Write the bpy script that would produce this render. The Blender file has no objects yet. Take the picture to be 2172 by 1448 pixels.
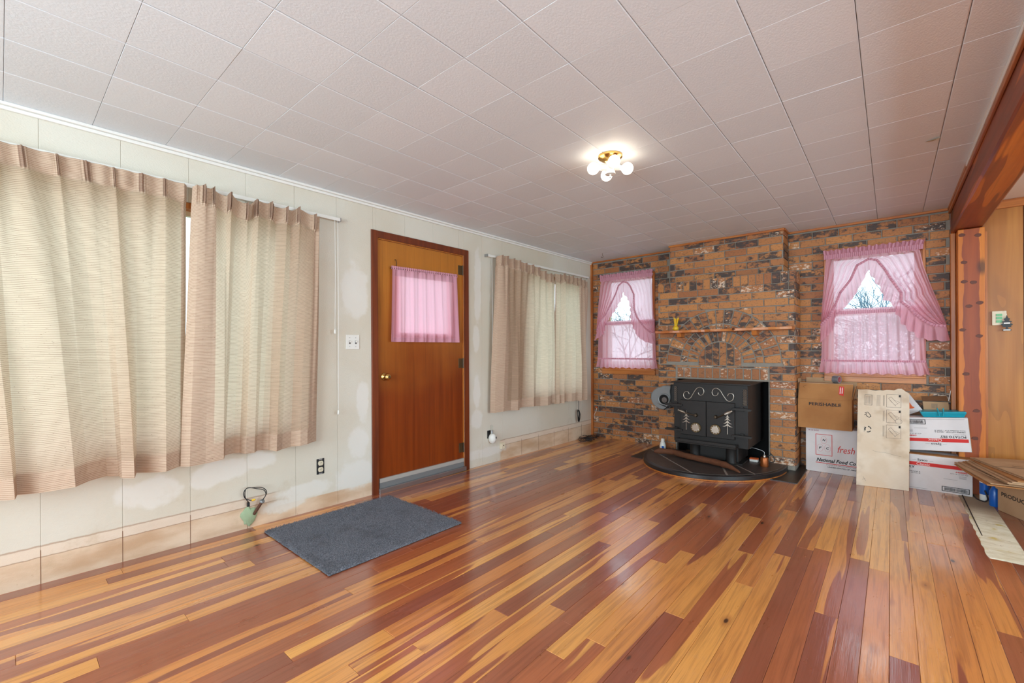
import bpy, bmesh, math, random
from math import sin, cos, pi, sqrt, exp
from mathutils import Vector, Matrix

random.seed(7)
SC = bpy.context.scene
COL = SC.collection

# ------------------------------------------------------------------ camera, sky, exposure
YAW = math.radians(40.7015)
cd = bpy.data.cameras.new('camera'); cam = bpy.data.objects.new('camera', cd); COL.objects.link(cam)
cd.sensor_width = 36.0; cd.lens = 934.35 / 2172 * 36.0
cd.shift_y = 17.56 / 2172; cd.clip_start = 0.05; cd.clip_end = 200
fwd = Vector((-sin(YAW), cos(YAW), 0)); rt = Vector((cos(YAW), sin(YAW), 0)); up = Vector((0, 0, 1))
ro = math.radians(-0.30)
r2 = rt * cos(ro) + up * sin(ro); u2 = up * cos(ro) - rt * sin(ro)
M = Matrix((r2, u2, -fwd)).transposed().to_4x4(); M.translation = Vector((3.1835, 0, 1.1405))
cam.matrix_world = M
SC.camera = cam

world = bpy.data.worlds.new('sky'); SC.world = world; world.use_nodes = True
bg = world.node_tree.nodes['Background']
bg.inputs[0].default_value = (0.74, 0.90, 1.0, 1); bg.inputs[1].default_value = 2.6
SC.view_settings.view_transform = 'Standard'; SC.view_settings.look = 'None'
SC.view_settings.gamma = 1.0; SC.view_settings.use_curve_mapping = False
SC.view_settings.exposure = 0.12
SC.cycles.max_bounces = 10; SC.cycles.diffuse_bounces = 6; SC.cycles.glossy_bounces = 4
SC.cycles.transparent_max_bounces = 12; SC.cycles.transmission_bounces = 6
SC.cycles.sample_clamp_indirect = 6.0; SC.cycles.use_denoising = True
SC.cycles.caustics_reflective = False; SC.cycles.caustics_refractive = False

def area(name, loc, direction, sx, sy, energy=0, col=(1, 1, 1), portal=False):
    l = bpy.data.lights.new(name, 'AREA'); l.shape = 'RECTANGLE'; l.size = sx; l.size_y = sy
    l.energy = energy; l.color = col; l.cycles.is_portal = portal
    o = bpy.data.objects.new(name, l); COL.objects.link(o)
    o.rotation_euler = Vector(direction).to_track_quat('-Z', 'Y').to_euler(); o.location = loc
    return o
# portals guide sky light through the windows; two fill lamps added out of view
area('portal_window', (-0.14, 0.0, 1.32), (1, 0, 0), 2.8, 1.5, portal=True)
area('portal_window', (-0.10, 4.4, 1.32), (1, 0, 0), 1.3, 1.5, portal=True)
area('portal_window', (0.615, 5.45, 1.48), (0, -1, 0), .72, 1.3, portal=True)
area('portal_window', (3.05, 5.45, 1.45), (0, -1, 0), .72, 1.3, portal=True)
area('rear_fill_lamp', (2.6, -2.55, 1.35), (0.15, 1, 0.7), 3.6, 1.7, energy=205, col=(0.72, 0.90, 1.0))  # added fill lamp behind the camera, tilted up to brighten the ceiling
area('side_fill_lamp', (6.4, 1.6, 1.3), (-1, 0.05, 0.5), 3.4, 1.6, energy=120, col=(0.70, 0.89, 1.0))  # added fill lamp in the unseen side room, also tilted up

# ------------------------------------------------------------------ node helper
class NT:
    def __init__(s, name):
        s.mat = bpy.data.materials.new(name); s.mat.use_nodes = True
        s.t = s.mat.node_tree; s.t.nodes.clear()
        s.out = s.t.nodes.new('ShaderNodeOutputMaterial')
    def n(s, typ, props=None, **ins):
        nd = s.t.nodes.new('ShaderNode' + typ)
        for k, v in (props or {}).items(): setattr(nd, k, v)
        for k, v in ins.items():
            key = int(k[1:]) if k[0] == 'i' and k[1:].isdigit() else k.replace('_', ' ')
            s.set(nd.inputs[key], v)
        return nd
    def set(s, inp, v):
        if isinstance(v, bpy.types.NodeSocket): s.t.links.new(v, inp)
        elif isinstance(v, bpy.types.Node): s.t.links.new(v.outputs[0], inp)
        elif isinstance(v, (tuple, list)):
            v = tuple(v)
            if inp.type == 'RGBA' and len(v) == 3: v = v + (1,)
            inp.default_value = v
        else: inp.default_value = v
    def mix(s, f, a, b, mode='MIX'):
        nd = s.t.nodes.new('ShaderNodeMix'); nd.data_type = 'RGBA'; nd.blend_type = mode
        s.set(nd.inputs[0], f); s.set(nd.inputs[6], a); s.set(nd.inputs[7], b)
        return nd.outputs[2]
    def m(s, op, a, b=None, c=None):
        nd = s.t.nodes.new('ShaderNodeMath'); nd.operation = op
        s.set(nd.inputs[0], a)
        if b is not None: s.set(nd.inputs[1], b)
        if c is not None: s.set(nd.inputs[2], c)
        return nd.outputs[0]
    def ss(s, x, a, b):   # smoothstep a..b
        nd = s.t.nodes.new('ShaderNodeMapRange'); nd.interpolation_type = 'SMOOTHSTEP'
        s.set(nd.inputs[0], x); s.set(nd.inputs[1], a); s.set(nd.inputs[2], b)
        return nd.outputs[0]
    def pos(s): return s.n('NewGeometry').outputs['Position']
    def uv(s): return s.n('TexCoord').outputs['UV']
    def xyz(s, v):
        nd = s.n('SeparateXYZ', i0=v); return nd.outputs
    def comb(s, x, y, z): return s.n('CombineXYZ', i0=x, i1=y, i2=z).outputs[0]
    def vmul(s, v, k): return s.n('VectorMath', {'operation': 'MULTIPLY'}, i0=v, i1=k).outputs[0]
    def vadd(s, v, k): return s.n('VectorMath', {'operation': 'ADD'}, i0=v, i1=k).outputs[0]
    def noise(s, v, scale=5, detail=3, rough=.5, dist=0):
        return s.n('TexNoise', None, Vector=v, Scale=scale, Detail=detail, Roughness=rough, Distortion=dist).outputs[0]
    def ocol(s):
        nd = s.n('ObjectInfo'); return s.n('SeparateColor', i0=nd.outputs['Color']).outputs
    def bump(s, h, strength=.3, dist=.002):
        return s.n('Bump', Height=h, Strength=strength, Distance=dist).outputs[0]
    def principled(s, col, rough=.5, metal=0, normal=None, spec=.5, **kw):
        p = s.n('BsdfPrincipled')
        s.set(p.inputs['Base Color'], col); s.set(p.inputs['Roughness'], rough); s.set(p.inputs['Metallic'], metal)
        s.set(p.inputs['Specular IOR Level'], spec)
        if normal is not None: s.set(p.inputs['Normal'], normal)
        for k, v in kw.items(): s.set(p.inputs[k.replace('_', ' ')], v)
        s.t.links.new(p.outputs[0], s.out.inputs[0]); return p

def lin(r, g, b):
    f = lambda c: (c / 255 / 12.92) if c / 255 <= .04045 else ((c / 255 + .055) / 1.055) ** 2.4
    return (f(r), f(g), f(b), 1)

def plain(name, col, rough=.5, metal=0, noise=0, nscale=40, bump=0, spec=.5):
    t = NT(name)
    c = col
    p = t.pos()
    if noise:
        nf = t.noise(p, nscale, 4)
        c = t.mix(t.m('MULTIPLY', nf, noise), col, tuple(x * .35 for x in col[:3]) + (1,))
    nm = t.bump(t.noise(p, nscale * 4, 3), bump) if bump else None
    t.principled(c, rough, metal, nm, spec)
    return t.mat

MATS = {}
# --- floor wood
t = NT('fir_plank'); oc = t.ocol(); P = t.pos(); X = t.xyz(P)
seed = t.m('MULTIPLY', oc[1], 57.0)
v1 = t.comb(t.m('ADD', t.m('MULTIPLY', X[0], 13.0), seed), t.m('ADD', t.m('MULTIPLY', X[1], .62), seed), seed)
n1 = t.noise(v1, 1.0, 2.5, .35)
heart = t.ss(n1, t.m('SUBTRACT', .72, t.m('MULTIPLY', oc[0], .46)), t.m('SUBTRACT', .735, t.m('MULTIPLY', oc[0], .46)))
v2 = t.comb(t.m('ADD', t.m('MULTIPLY', X[0], 60.0), seed), t.m('MULTIPLY', X[1], 2.2), seed)
gr = t.noise(v2, 1.0, 4, .6, .6)
v2b = t.comb(t.m('ADD', t.m('MULTIPLY', X[0], 260.0), seed), t.m('MULTIPLY', X[1], 5), 0.0)
grf = t.noise(v2b, 1.0, 2, .6)
amber = t.mix(oc[2], lin(232, 164, 84), lin(206, 128, 66))
red = t.mix(oc[2], lin(176, 98, 58), lin(140, 74, 54))
c = t.mix(heart, amber, red)
c = t.mix(t.m('MULTIPLY', t.ss(gr, .42, .72), .42), c, lin(110, 52, 26))
c = t.mix(t.m('MULTIPLY', t.ss(grf, .5, .8), .3), c, lin(90, 42, 24))
vk = t.comb(t.m('ADD', t.m('MULTIPLY', X[0], 9.0), seed), t.m('MULTIPLY', X[1], 3.6), seed)
vor = t.n('TexVoronoi', {'feature': 'F1'}, Vector=vk, Scale=1.0)
vcol = t.n('SeparateColor', i0=vor.outputs['Color']).outputs[0]
knot = t.m('MULTIPLY', t.m('SUBTRACT', 1.0, t.ss(vor.outputs['Distance'], .05, .10)), t.m('GREATER_THAN', vcol, .78))
halo = t.m('MULTIPLY', t.m('SUBTRACT', 1.0, t.ss(vor.outputs['Distance'], .08, .26)), t.m('GREATER_THAN', vcol, .78))
c = t.mix(t.m('MULTIPLY', halo, .45), c, lin(130, 62, 30)); c = t.mix(knot, c, lin(60, 28, 18))
wear = t.m('MULTIPLY', t.ss(t.noise(P, 1.7, 3), .56, .72), t.ss(t.noise(t.vmul(P, (40, 11, 1)), 1, 5, .7), .52, .7))
c = t.mix(t.m('MULTIPLY', wear, .5), c, lin(178, 142, 122))
grey = t.m('MULTIPLY', t.ss(t.noise(t.vmul(P, (3.2, .9, 1)), 1, 3), .68, .78), t.ss(t.noise(t.vmul(P, (50, 6, 1)), 1, 4), .4, .6))
c = t.mix(t.m('MULTIPLY', grey, .55), c, lin(120, 102, 80))
fleck = t.m('MULTIPLY', t.m('GREATER_THAN', t.noise(t.vmul(P, (1, .7, 1)), 62, 3, .6), .765), t.ss(t.noise(P, 2.3, 2), .45, .6))
c = t.mix(fleck, c, lin(222, 205, 185))
rg = t.m('ADD', .17, t.m('MULTIPLY', t.noise(t.vmul(P, (14, 4, 1)), 1, 4, .6), .3))
rg = t.m('ADD', rg, t.m('MULTIPLY', wear, .15))
h = t.m('ADD', t.noise(t.vmul(P, (22, 5, 1)), 1, 3), t.m('MULTIPLY', grf, .25))
bn = t.bump(h, .5, .0022)
t.principled(c, rg, 0, bn, .5, Coat_Weight=1.0, Coat_IOR=1.6, Coat_Roughness=.12, Coat_Normal=bn)
FLOORM = t.mat

MATS['subfloor'] = plain('subfloor_dark', lin(38, 24, 18), .8)
t = NT('underlay_patch'); P = t.pos(); X = t.xyz(P)
c = t.mix(t.ss(t.noise(t.vmul(P, (8, 22, 1)), 1, 5, .65), .4, .65), lin(234, 224, 200), lin(216, 202, 170))
c = t.mix(t.ss(t.noise(P, 9, 3), .6, .72), c, lin(206, 180, 98))
c = t.mix(t.ss(X[1], 4.45, 4.75), c, lin(165, 148, 124))
c = t.mix(t.ss(t.noise(P, 26, 5, .7), .62, .7), c, lin(140, 118, 88))
t.principled(c, .8, 0, t.bump(t.noise(P, 60, 4), .6, .003)); PATCHM = t.mat

# --- brick / mortar
t = NT('brick'); oc = t.ocol(); P = t.pos(); sd = t.m('MULTIPLY', oc[2], 31.0)
Pv = t.vadd(P, t.comb(sd, sd, sd))
c = t.mix(oc[2], lin(194, 130, 72), lin(160, 98, 58))
c = t.mix(t.ss(t.noise(Pv, 70, 3), .5, .8), c, lin(118, 82, 58))
dk = t.ss(t.m('ADD', t.noise(t.vmul(Pv, (.7, .7, 1.2)), 17, 5, .7), t.m('MULTIPLY', oc[0], .27)), .64, .76)
c = t.mix(t.m('MULTIPLY', dk, .92), c, lin(56, 50, 50))
wh = t.ss(t.m('ADD', t.noise(t.vmul(Pv, (1, 1, 1.5)), 30, 5, .7), t.m('MULTIPLY', oc[1], .3)), .77, .86)
c = t.mix(t.m('MULTIPLY', wh, .85), c, lin(228, 206, 184))
t.principled(c, .5, 0, t.bump(t.noise(Pv, 90, 4, .7), .7, .004), .45); BRICKM = t.mat
MATS['mortar'] = plain('mortar', lin(156, 148, 137), .9, noise=.5, nscale=30, bump=.5)

# --- ceiling tile
t = NT('ceiling_tile'); oc = t.ocol(); P = t.pos()
c = t.mix(oc[0], lin(224, 229, 235), lin(218, 223, 229))
h = t.noise(t.vmul(P, (150, 95, 1)), 1, 3, .6)
t.principled(c, .55, 0, t.bump(h, .55, .002), .4); TILEM = t.mat
MATS['groove'] = plain('groove_backing', lin(150, 140, 128), .9)  # slab colour seen in the joints between tiles
MATS['white_trim'] = plain('white_trim', lin(232, 230, 226), .4)

# --- left wall paint with bared band and joint compound
t = NT('wall_vinyl'); P = t.pos(); X = t.xyz(P)
base = t.mix(t.ss(t.noise(P, 1.1, 3), .35, .65), lin(218, 213, 201), lin(210, 201, 184))
def patch(cy, cz, ry, rz, wob=.5):
    a = t.m('DIVIDE', t.m('SUBTRACT', X[1], cy), ry); b = t.m('DIVIDE', t.m('SUBTRACT', X[2], cz), rz)
    d = t.m('SQRT', t.m('ADD', t.m('MULTIPLY', a, a), t.m('MULTIPLY', b, b)))
    d = t.m('ADD', d, t.m('MULTIPLY', t.m('SUBTRACT', t.noise(P, 9, 4, .6), .5), wob * 2.4))
    return t.m('SUBTRACT', 1.0, t.ss(d, .75, 1.1))
pl = None
for a in ((.56, .34, .16, .09), (.82, .37, .10, .08), (.92, .40, .14, .08), (1.27, .08, .16, .05), (1.42, .15, .2, .06), (1.80, .17, .17, .12),
          (1.82, .42, .09, .12), (1.86, .75, .06, .16), (1.8, 1.6, .12, .22), (3.12, 1.75, .05, .4), (3.1, .72, .05, .16), (3.1, 1.25, .05, .14),
          (3.1, .45, .08, .1), (3.2, .1, .4, .05), (1.12, .42, .1, .06)):
    q = patch(*a); pl = q if pl is None else t.m('MAXIMUM', pl, q)
c = t.mix(t.m('MULTIPLY', pl, .42), base, lin(234, 232, 230))
# bared plywood where the baseboard used to be
edge = t.m('ADD', X[2], t.m('MULTIPLY', t.m('SUBTRACT', t.noise(P, 22, 4, .6), .5), .010))
band1 = t.m('SUBTRACT', 1.0, t.ss(edge, .186, .192))
sidemask = t.m('MAXIMUM', t.m('SUBTRACT', 1.0, t.ss(X[1], 1.15, 1.28)), t.ss(X[1], 3.42, 3.46))
low = t.m('SUBTRACT', 1.0, t.ss(edge, .085, .092))
midm = t.m('MULTIPLY', low, t.m('LESS_THAN', X[1], 1.95))
bm_ = t.m('MAXIMUM', t.m('MULTIPLY', band1, sidemask), midm)
bare = t.mix(t.ss(t.noise(t.vmul(P, (3, 3, 9)), 1, 4), .35, .7), lin(222, 198, 172), lin(196, 162, 130))
bare = t.mix(t.m('MULTIPLY', t.m('MULTIPLY', t.ss(edge, .128, .133), .7), sidemask), bare, lin(226, 212, 196))
line = t.m('MULTIPLY', t.ss(edge, .178, .184), .55)
bare = t.mix(line, bare, lin(140, 108, 82))
line2 = t.m('MULTIPLY', t.m('SUBTRACT', 1.0, t.ss(t.m('ABSOLUTE', t.m('SUBTRACT', edge, .13)), .001, .004)), .6)
bare = t.mix(line2, bare, lin(140, 108, 82))
bare = t.mix(t.ss(t.noise(P, 16, 5, .7), .66, .75), bare, lin(158, 112, 70))
c = t.mix(t.m('MULTIPLY', bm_, t.m('SUBTRACT', 1.0, t.m('MULTIPLY', pl, .8))), c, bare)
c = t.mix(t.m('MULTIPLY', t.m('MULTIPLY', t.ss(t.noise(P, 5, 5, .7), .55, .75), t.m('SUBTRACT', 1.0, t.ss(X[2], .1, .5))), .4), c, lin(186, 162, 130))
h = t.m('MULTIPLY', t.noise(t.vmul(P, (1, 1, 1.8)), 120, 3, .6), t.m('SUBTRACT', 1.0, t.m('MULTIPLY', pl, .7)))
t.principled(c, .5, 0, t.bump(h, .5, .003), .4); WALLM = t.mat

def wood(name, c1, c2, axis=2, dark=lin(60, 28, 14), rough=.35, knots=0, freq=30, contrast=.6, rings=0, heart=None, zgrad=0):
    t = NT(name); P = t.pos()
    k = [freq, freq, freq]; k[axis] = freq * .05
    v = t.vmul(P, tuple(k))
    n = t.noise(v, 1, 4, .55, .8)
    c = t.mix(t.ss(n, .3, .7), c1, c2)
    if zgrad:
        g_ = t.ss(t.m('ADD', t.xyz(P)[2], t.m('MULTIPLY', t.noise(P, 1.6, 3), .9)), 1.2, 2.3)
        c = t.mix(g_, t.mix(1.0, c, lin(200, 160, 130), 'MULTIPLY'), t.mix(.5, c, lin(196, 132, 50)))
    if heart and heart[0] == 'band':
        X_ = t.xyz(P); a_ = X_[heart[3]]
        w_ = t.m('ABSOLUTE', t.m('SUBTRACT', a_, heart[4]))
        k2 = [6, 6, 6]; k2[axis] = 5
        w_ = t.m('ADD', w_, t.m('MULTIPLY', t.m('SUBTRACT', t.noise(t.vmul(P, tuple(k2)), 1, 2), .5), heart[6]))
        hm = t.m('SUBTRACT', 1.0, t.ss(w_, heart[5], heart[5] + .004))
        c = t.mix(hm, c, t.mix(t.ss(n, .3, .7), heart[1], heart[2]))
    elif heart:
        k2 = [10, 10, 10]; k2[axis] = .7
        hm = t.ss(t.noise(t.vmul(P, tuple(k2)), 1, 1.5), heart[1], heart[1] + .02)
        c = t.mix(hm, c, t.mix(t.ss(n, .3, .7), heart[0], tuple(x * .6 for x in heart[0][:3]) + (1,)))
    if rings:
        k3 = [4, 4, 4]; k3[axis] = .9
        w = t.noise(t.vmul(P, tuple(k3)), 1, 2, .5)
        w = t.m('FRACT', t.m('MULTIPLY', w, rings))
        c = t.mix(t.m('MULTIPLY', t.ss(w, .55, .98), .4), c, dark)
    k4 = [freq * 5] * 3; k4[axis] = freq * .12
    c = t.mix(t.m('MULTIPLY', t.ss(t.noise(t.vmul(P, tuple(k4)), 1, 3), .5, .8), contrast * .5), c, dark)
    if knots:
        k5 = [knots * 1.3] * 3; k5[axis] = knots * .62
        vor = t.n('TexVoronoi', None, Vector=t.vmul(P, tuple(k5)), Scale=1.0)
        g = t.m('GREATER_THAN', t.n('SeparateColor', i0=vor.outputs['Color']).outputs[0], .45)
        c = t.mix(t.m('MULTIPLY', t.m('MULTIPLY', t.m('SUBTRACT', 1.0, t.ss(vor.outputs['Distance'], .08, .3)), g), .75), c, tuple(x * .5 for x in dark[:3]) + (1,))
    t.principled(c, rough, 0, t.bump(n, .15, .002), .5)
    return t.mat
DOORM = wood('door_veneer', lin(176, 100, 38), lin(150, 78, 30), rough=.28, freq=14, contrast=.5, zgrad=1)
CASEM = wood('casing_stain', lin(122, 56, 26), lin(96, 42, 22), rough=.3, freq=30)
TRIMM = wood('pine_trim', lin(196, 122, 56), lin(168, 92, 40), rough=.35, freq=30)
TRIMX = wood('pine_trim_x', lin(196, 122, 56), lin(168, 92, 40), axis=0, rough=.35, freq=30)
CEDAR = wood('cedar_post', lin(212, 124, 34), lin(192, 104, 26), rough=.45, knots=5.5, heart=('band', lin(160, 72, 20), lin(136, 56, 16), 0, 3.676, .043, .05), freq=16)
CEDARB = wood('cedar_beam', lin(194, 104, 38), lin(168, 80, 28), axis=1, rough=.4, knots=3.6, heart=(lin(146, 66, 34), .47), freq=16)
PANELM = wood('birch_panel', lin(190, 128, 58), lin(166, 102, 42), rough=.35, freq=9, rings=5, dark=lin(140, 86, 38), contrast=.3)
KNOTM = plain('knot_wood', lin(112, 48, 20), .5, noise=.9, nscale=60)
MANTM = wood('mantel_pine', lin(204, 128, 62), lin(176, 96, 42), axis=0, rough=.35, freq=30)

# --- textiles
def cloth(name, diff, trans, tr_amt, stripes=False, transparent=0, bumps=.2, uvv=True):
    t = NT(name); U = t.uv(); u = t.xyz(U)
    cd_, ct_ = diff, trans
    amt = tr_amt
    if stripes:
        P2 = t.comb(t.m('MULTIPLY', u[0], 9.0), t.m('MULTIPLY', u[1], 190.0), 0.0)
        n = t.noise(P2, 1, 3, .6)
        slub = t.noise(t.comb(t.m('MULTIPLY', u[0], 60.0), t.m('MULTIPLY', u[1], 330.0), 0.0), 1, 2)
        w = t.m('SINE', t.m('ADD', t.m('MULTIPLY', u[1], 2 * pi / .0085), t.m('MULTIPLY', t.noise(U, 5, 2), 9.0)))
        s_ = t.m('MULTIPLY', t.ss(w, .25, .9), t.ss(n, .25, .55))
        s_ = t.m('MAXIMUM', t.m('MULTIPLY', s_, .6), t.m('MULTIPLY', t.ss(slub, .66, .74), .9))
        weft = t.m('SINE', t.m('MULTIPLY', u[0], 2 * pi / .004))
        s_ = t.m('ADD', s_, t.m('MULTIPLY', weft, .03))
        th0 = t.n('Attribute', {'attribute_name': 'thick'}).outputs['Fac']
        cd_ = t.mix(s_, t.mix(t.m('MULTIPLY', t.ss(th0, 1.2, 2.0), .55), diff, lin(112, 78, 66)), lin(118, 78, 60)); ct_ = t.mix(t.m('MULTIPLY', s_, .8), trans, lin(150, 96, 60))
        # header tape, doubled hem and side turnings pass less light (attribute 'thick')
        th = t.n('Attribute', {'attribute_name': 'thick'}).outputs['Fac']
        amt = t.m('MULTIPLY', t.m('SUBTRACT', 1.0, t.m('MULTIPLY', t.m('MINIMUM', th, 1.0), .85)), tr_amt)
        hgt = s_
    else:
        if uvv:
            nn = t.noise(t.vmul(U, (60, 60, 1)), 1, 3)
            cd_ = t.mix(t.m('MULTIPLY', nn, .25), diff, tuple(x * .7 for x in diff[:3]) + (1,))
        th = t.n('Attribute', {'attribute_name': 'thick'}).outputs['Fac']
        amt = t.m('MULTIPLY', t.m('SUBTRACT', 1.0, t.m('MULTIPLY', th, .6)), tr_amt)
        cd_ = t.mix(t.m('MULTIPLY', th, .55), cd_, tuple(x * .55 for x in diff[:3]) + (1,))
        hgt = t.noise(t.vmul(U, (400, 400, 1)), 1, 1)
    nm = t.bump(hgt, bumps, .001)
    d = t.n('BsdfDiffuse', Color=cd_, Normal=nm); tr = t.n('BsdfTranslucent', Color=ct_)
    mx = t.n('MixShader', i0=amt, i1=d.outputs[0], i2=tr.outputs[0]).outputs[0]
    if transparent:
        tp = t.n('BsdfTransparent', Color=(1, .9, .93, 1))
        mx = t.n('MixShader', i0=t.m('MULTIPLY', t.m('SUBTRACT', 1.0, th), transparent), i1=mx, i2=tp.outputs[0]).outputs[0]
    t.t.links.new(mx, t.out.inputs[0])
    return t.mat
DRAPE = cloth('slub_drape', lin(200, 174, 152), lin(255, 240, 214), .40, stripes=True)
PINK = cloth('pink_voile', lin(238, 172, 188), lin(255, 226, 236), .55, transparent=.14)
PINKD = cloth('pink_cotton', lin(236, 172, 190), lin(255, 200, 214), .4, transparent=.04)

t = NT('rug_pile'); P = t.pos()
c = t.mix(t.ss(t.noise(P, 170, 3, .7), .35, .7), lin(94, 98, 108), lin(158, 160, 170))
c = t.mix(t.m('MULTIPLY', t.ss(t.noise(P, 5, 3), .5, .7), .3), c, lin(78, 74, 74))
t.principled(c, .95, 0, t.bump(t.noise(P, 320, 3, .8), 1.0, .006), .1); RUGM = t.mat

def board(name, c1, c2, stain=None):
    t = NT(name); P = t.pos()
    c = t.mix(t.ss(t.noise(P, 5, 4), .35, .65), c1, c2)
    c = t.mix(t.m('MULTIPLY', t.m('FRACT', t.m('MULTIPLY', t.xyz(P)[2], 160.0)), .06), c, lin(90, 60, 40))
    if stain:
        c = t.mix(t.m('MULTIPLY', t.ss(t.noise(P, 5.5, 3, .5), .5, .70), .5), c, stain)
    t.principled(c, .8, 0, t.bump(t.noise(P, 80, 3), .15, .002), .2)
    return t.mat
KRAFT = board('kraft_board', lin(178, 126, 78), lin(164, 112, 68))
KRAFTD = board('kraft_board_dark', lin(120, 84, 58), lin(104, 72, 50))
KRAFTL = board('kraft_board_light', lin(190, 156, 122), lin(178, 142, 108))
WHITEB = board('white_board', lin(226, 220, 220), lin(216, 210, 210))
STAINB = board('stained_white_board', lin(224, 208, 188), lin(216, 196, 172), lin(168, 136, 104))
MATS.update(gap=plain('brown_gap', lin(128, 92, 66), .8), alu=plain('aluminium_strip', lin(178, 174, 168), .5, .2),
    ink=plain('black_ink', lin(32, 28, 30), .7), red_ink=plain('red_ink', lin(208, 44, 40), .7), white_ink=plain('white_ink', lin(236, 226, 222), .7),
    grey_ink=plain('grey_ink', lin(104, 96, 92), .7), purple_ink=plain('magenta_ink', lin(150, 40, 80), .7),
    stove=plain('stove_black', lin(40, 35, 33), .5, noise=.4, nscale=6, bump=.1, spec=.35),
    soot=plain('matt_black', lin(14, 13, 13), .9), nickel=plain('nickel', lin(196, 184, 172), .28, .9, noise=.3, nscale=60),  # near-black for the firebox lining, vent backs and blower inlet
    brass=plain('brass', lin(214, 172, 100), .22, 1.0), old_brass=plain('tarnished_brass', lin(108, 88, 62), .4, .8),
    steel=plain('steel', lin(176, 176, 178), .3, .9), grey_paint=plain('grey_enamel', lin(132, 136, 138), .35, .3),
    black=plain('black_plastic', lin(22, 22, 24), .4), white=plain('white_plastic', lin(232, 230, 224), .35),
    ivory=plain('ivory_plastic', lin(224, 212, 186), .4), teal=plain('teal_plastic', lin(22, 148, 168), .3),
    blue=plain('blue_plastic', lin(20, 92, 180), .3), slate=plain('slate', lin(76, 66, 62), .45, noise=.7, nscale=8, bump=.6),
    grout=plain('slate_grout', lin(150, 138, 128), .8, noise=.4), rim=plain('hearth_rim', lin(34, 30, 30), .4),
    mat=plain('black_stone_tile', lin(40, 38, 36), .35, noise=.8, nscale=12, bump=1.0), foam=plain('green_foam', lin(166, 186, 150), .8, noise=.4, nscale=40, bump=1.0),
    rust=plain('rusty_pipe', lin(96, 62, 46), .7, noise=.5), yellow=plain('yellow_plastic', lin(232, 186, 40), .4),
    copper=plain('copper_can', lin(168, 92, 44), .35, .6, noise=.5, nscale=30), duct=plain('duct_tape', lin(140, 144, 150), .35, .5),
    bark=plain('bark', lin(116, 66, 38), .8, noise=.9, nscale=45, bump=1.0), grass=plain('lawn', lin(150, 160, 140), .9),
    orange=plain('orange_print', lin(222, 98, 40), .6), brown_black=plain('dark_bronze', lin(80, 66, 52), .4, .7),
    frost=plain('frosted_twigs', lin(118, 142, 158), .9), twig=plain('bare_twigs', lin(84, 96, 106), .9),
    green=plain('green_outlet', lin(120, 190, 140), .5), plaster=plain('peeling_paint', lin(180, 164, 140), .8))

t = NT('window_glass')
gl = t.n('BsdfGlossy', Color=(1, 1, 1, 1), Roughness=0.02); tp = t.n('BsdfTransparent', Color=(.96, .98, .98, 1))
lw_ = t.n('LayerWeight', Blend=.12)
t.t.links.new(t.n('MixShader', i0=t.m('MULTIPLY', lw_.outputs[0], .5), i1=tp.outputs[0], i2=gl.outputs[0]).outputs[0], t.out.inputs[0])
GLASS = t.mat
t = NT('lit_bulb'); t.t.links.new(t.n('Emission', Color=(1, .86, .66, 1), Strength=8.0).outputs[0], t.out.inputs[0]); BULB = t.mat

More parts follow.
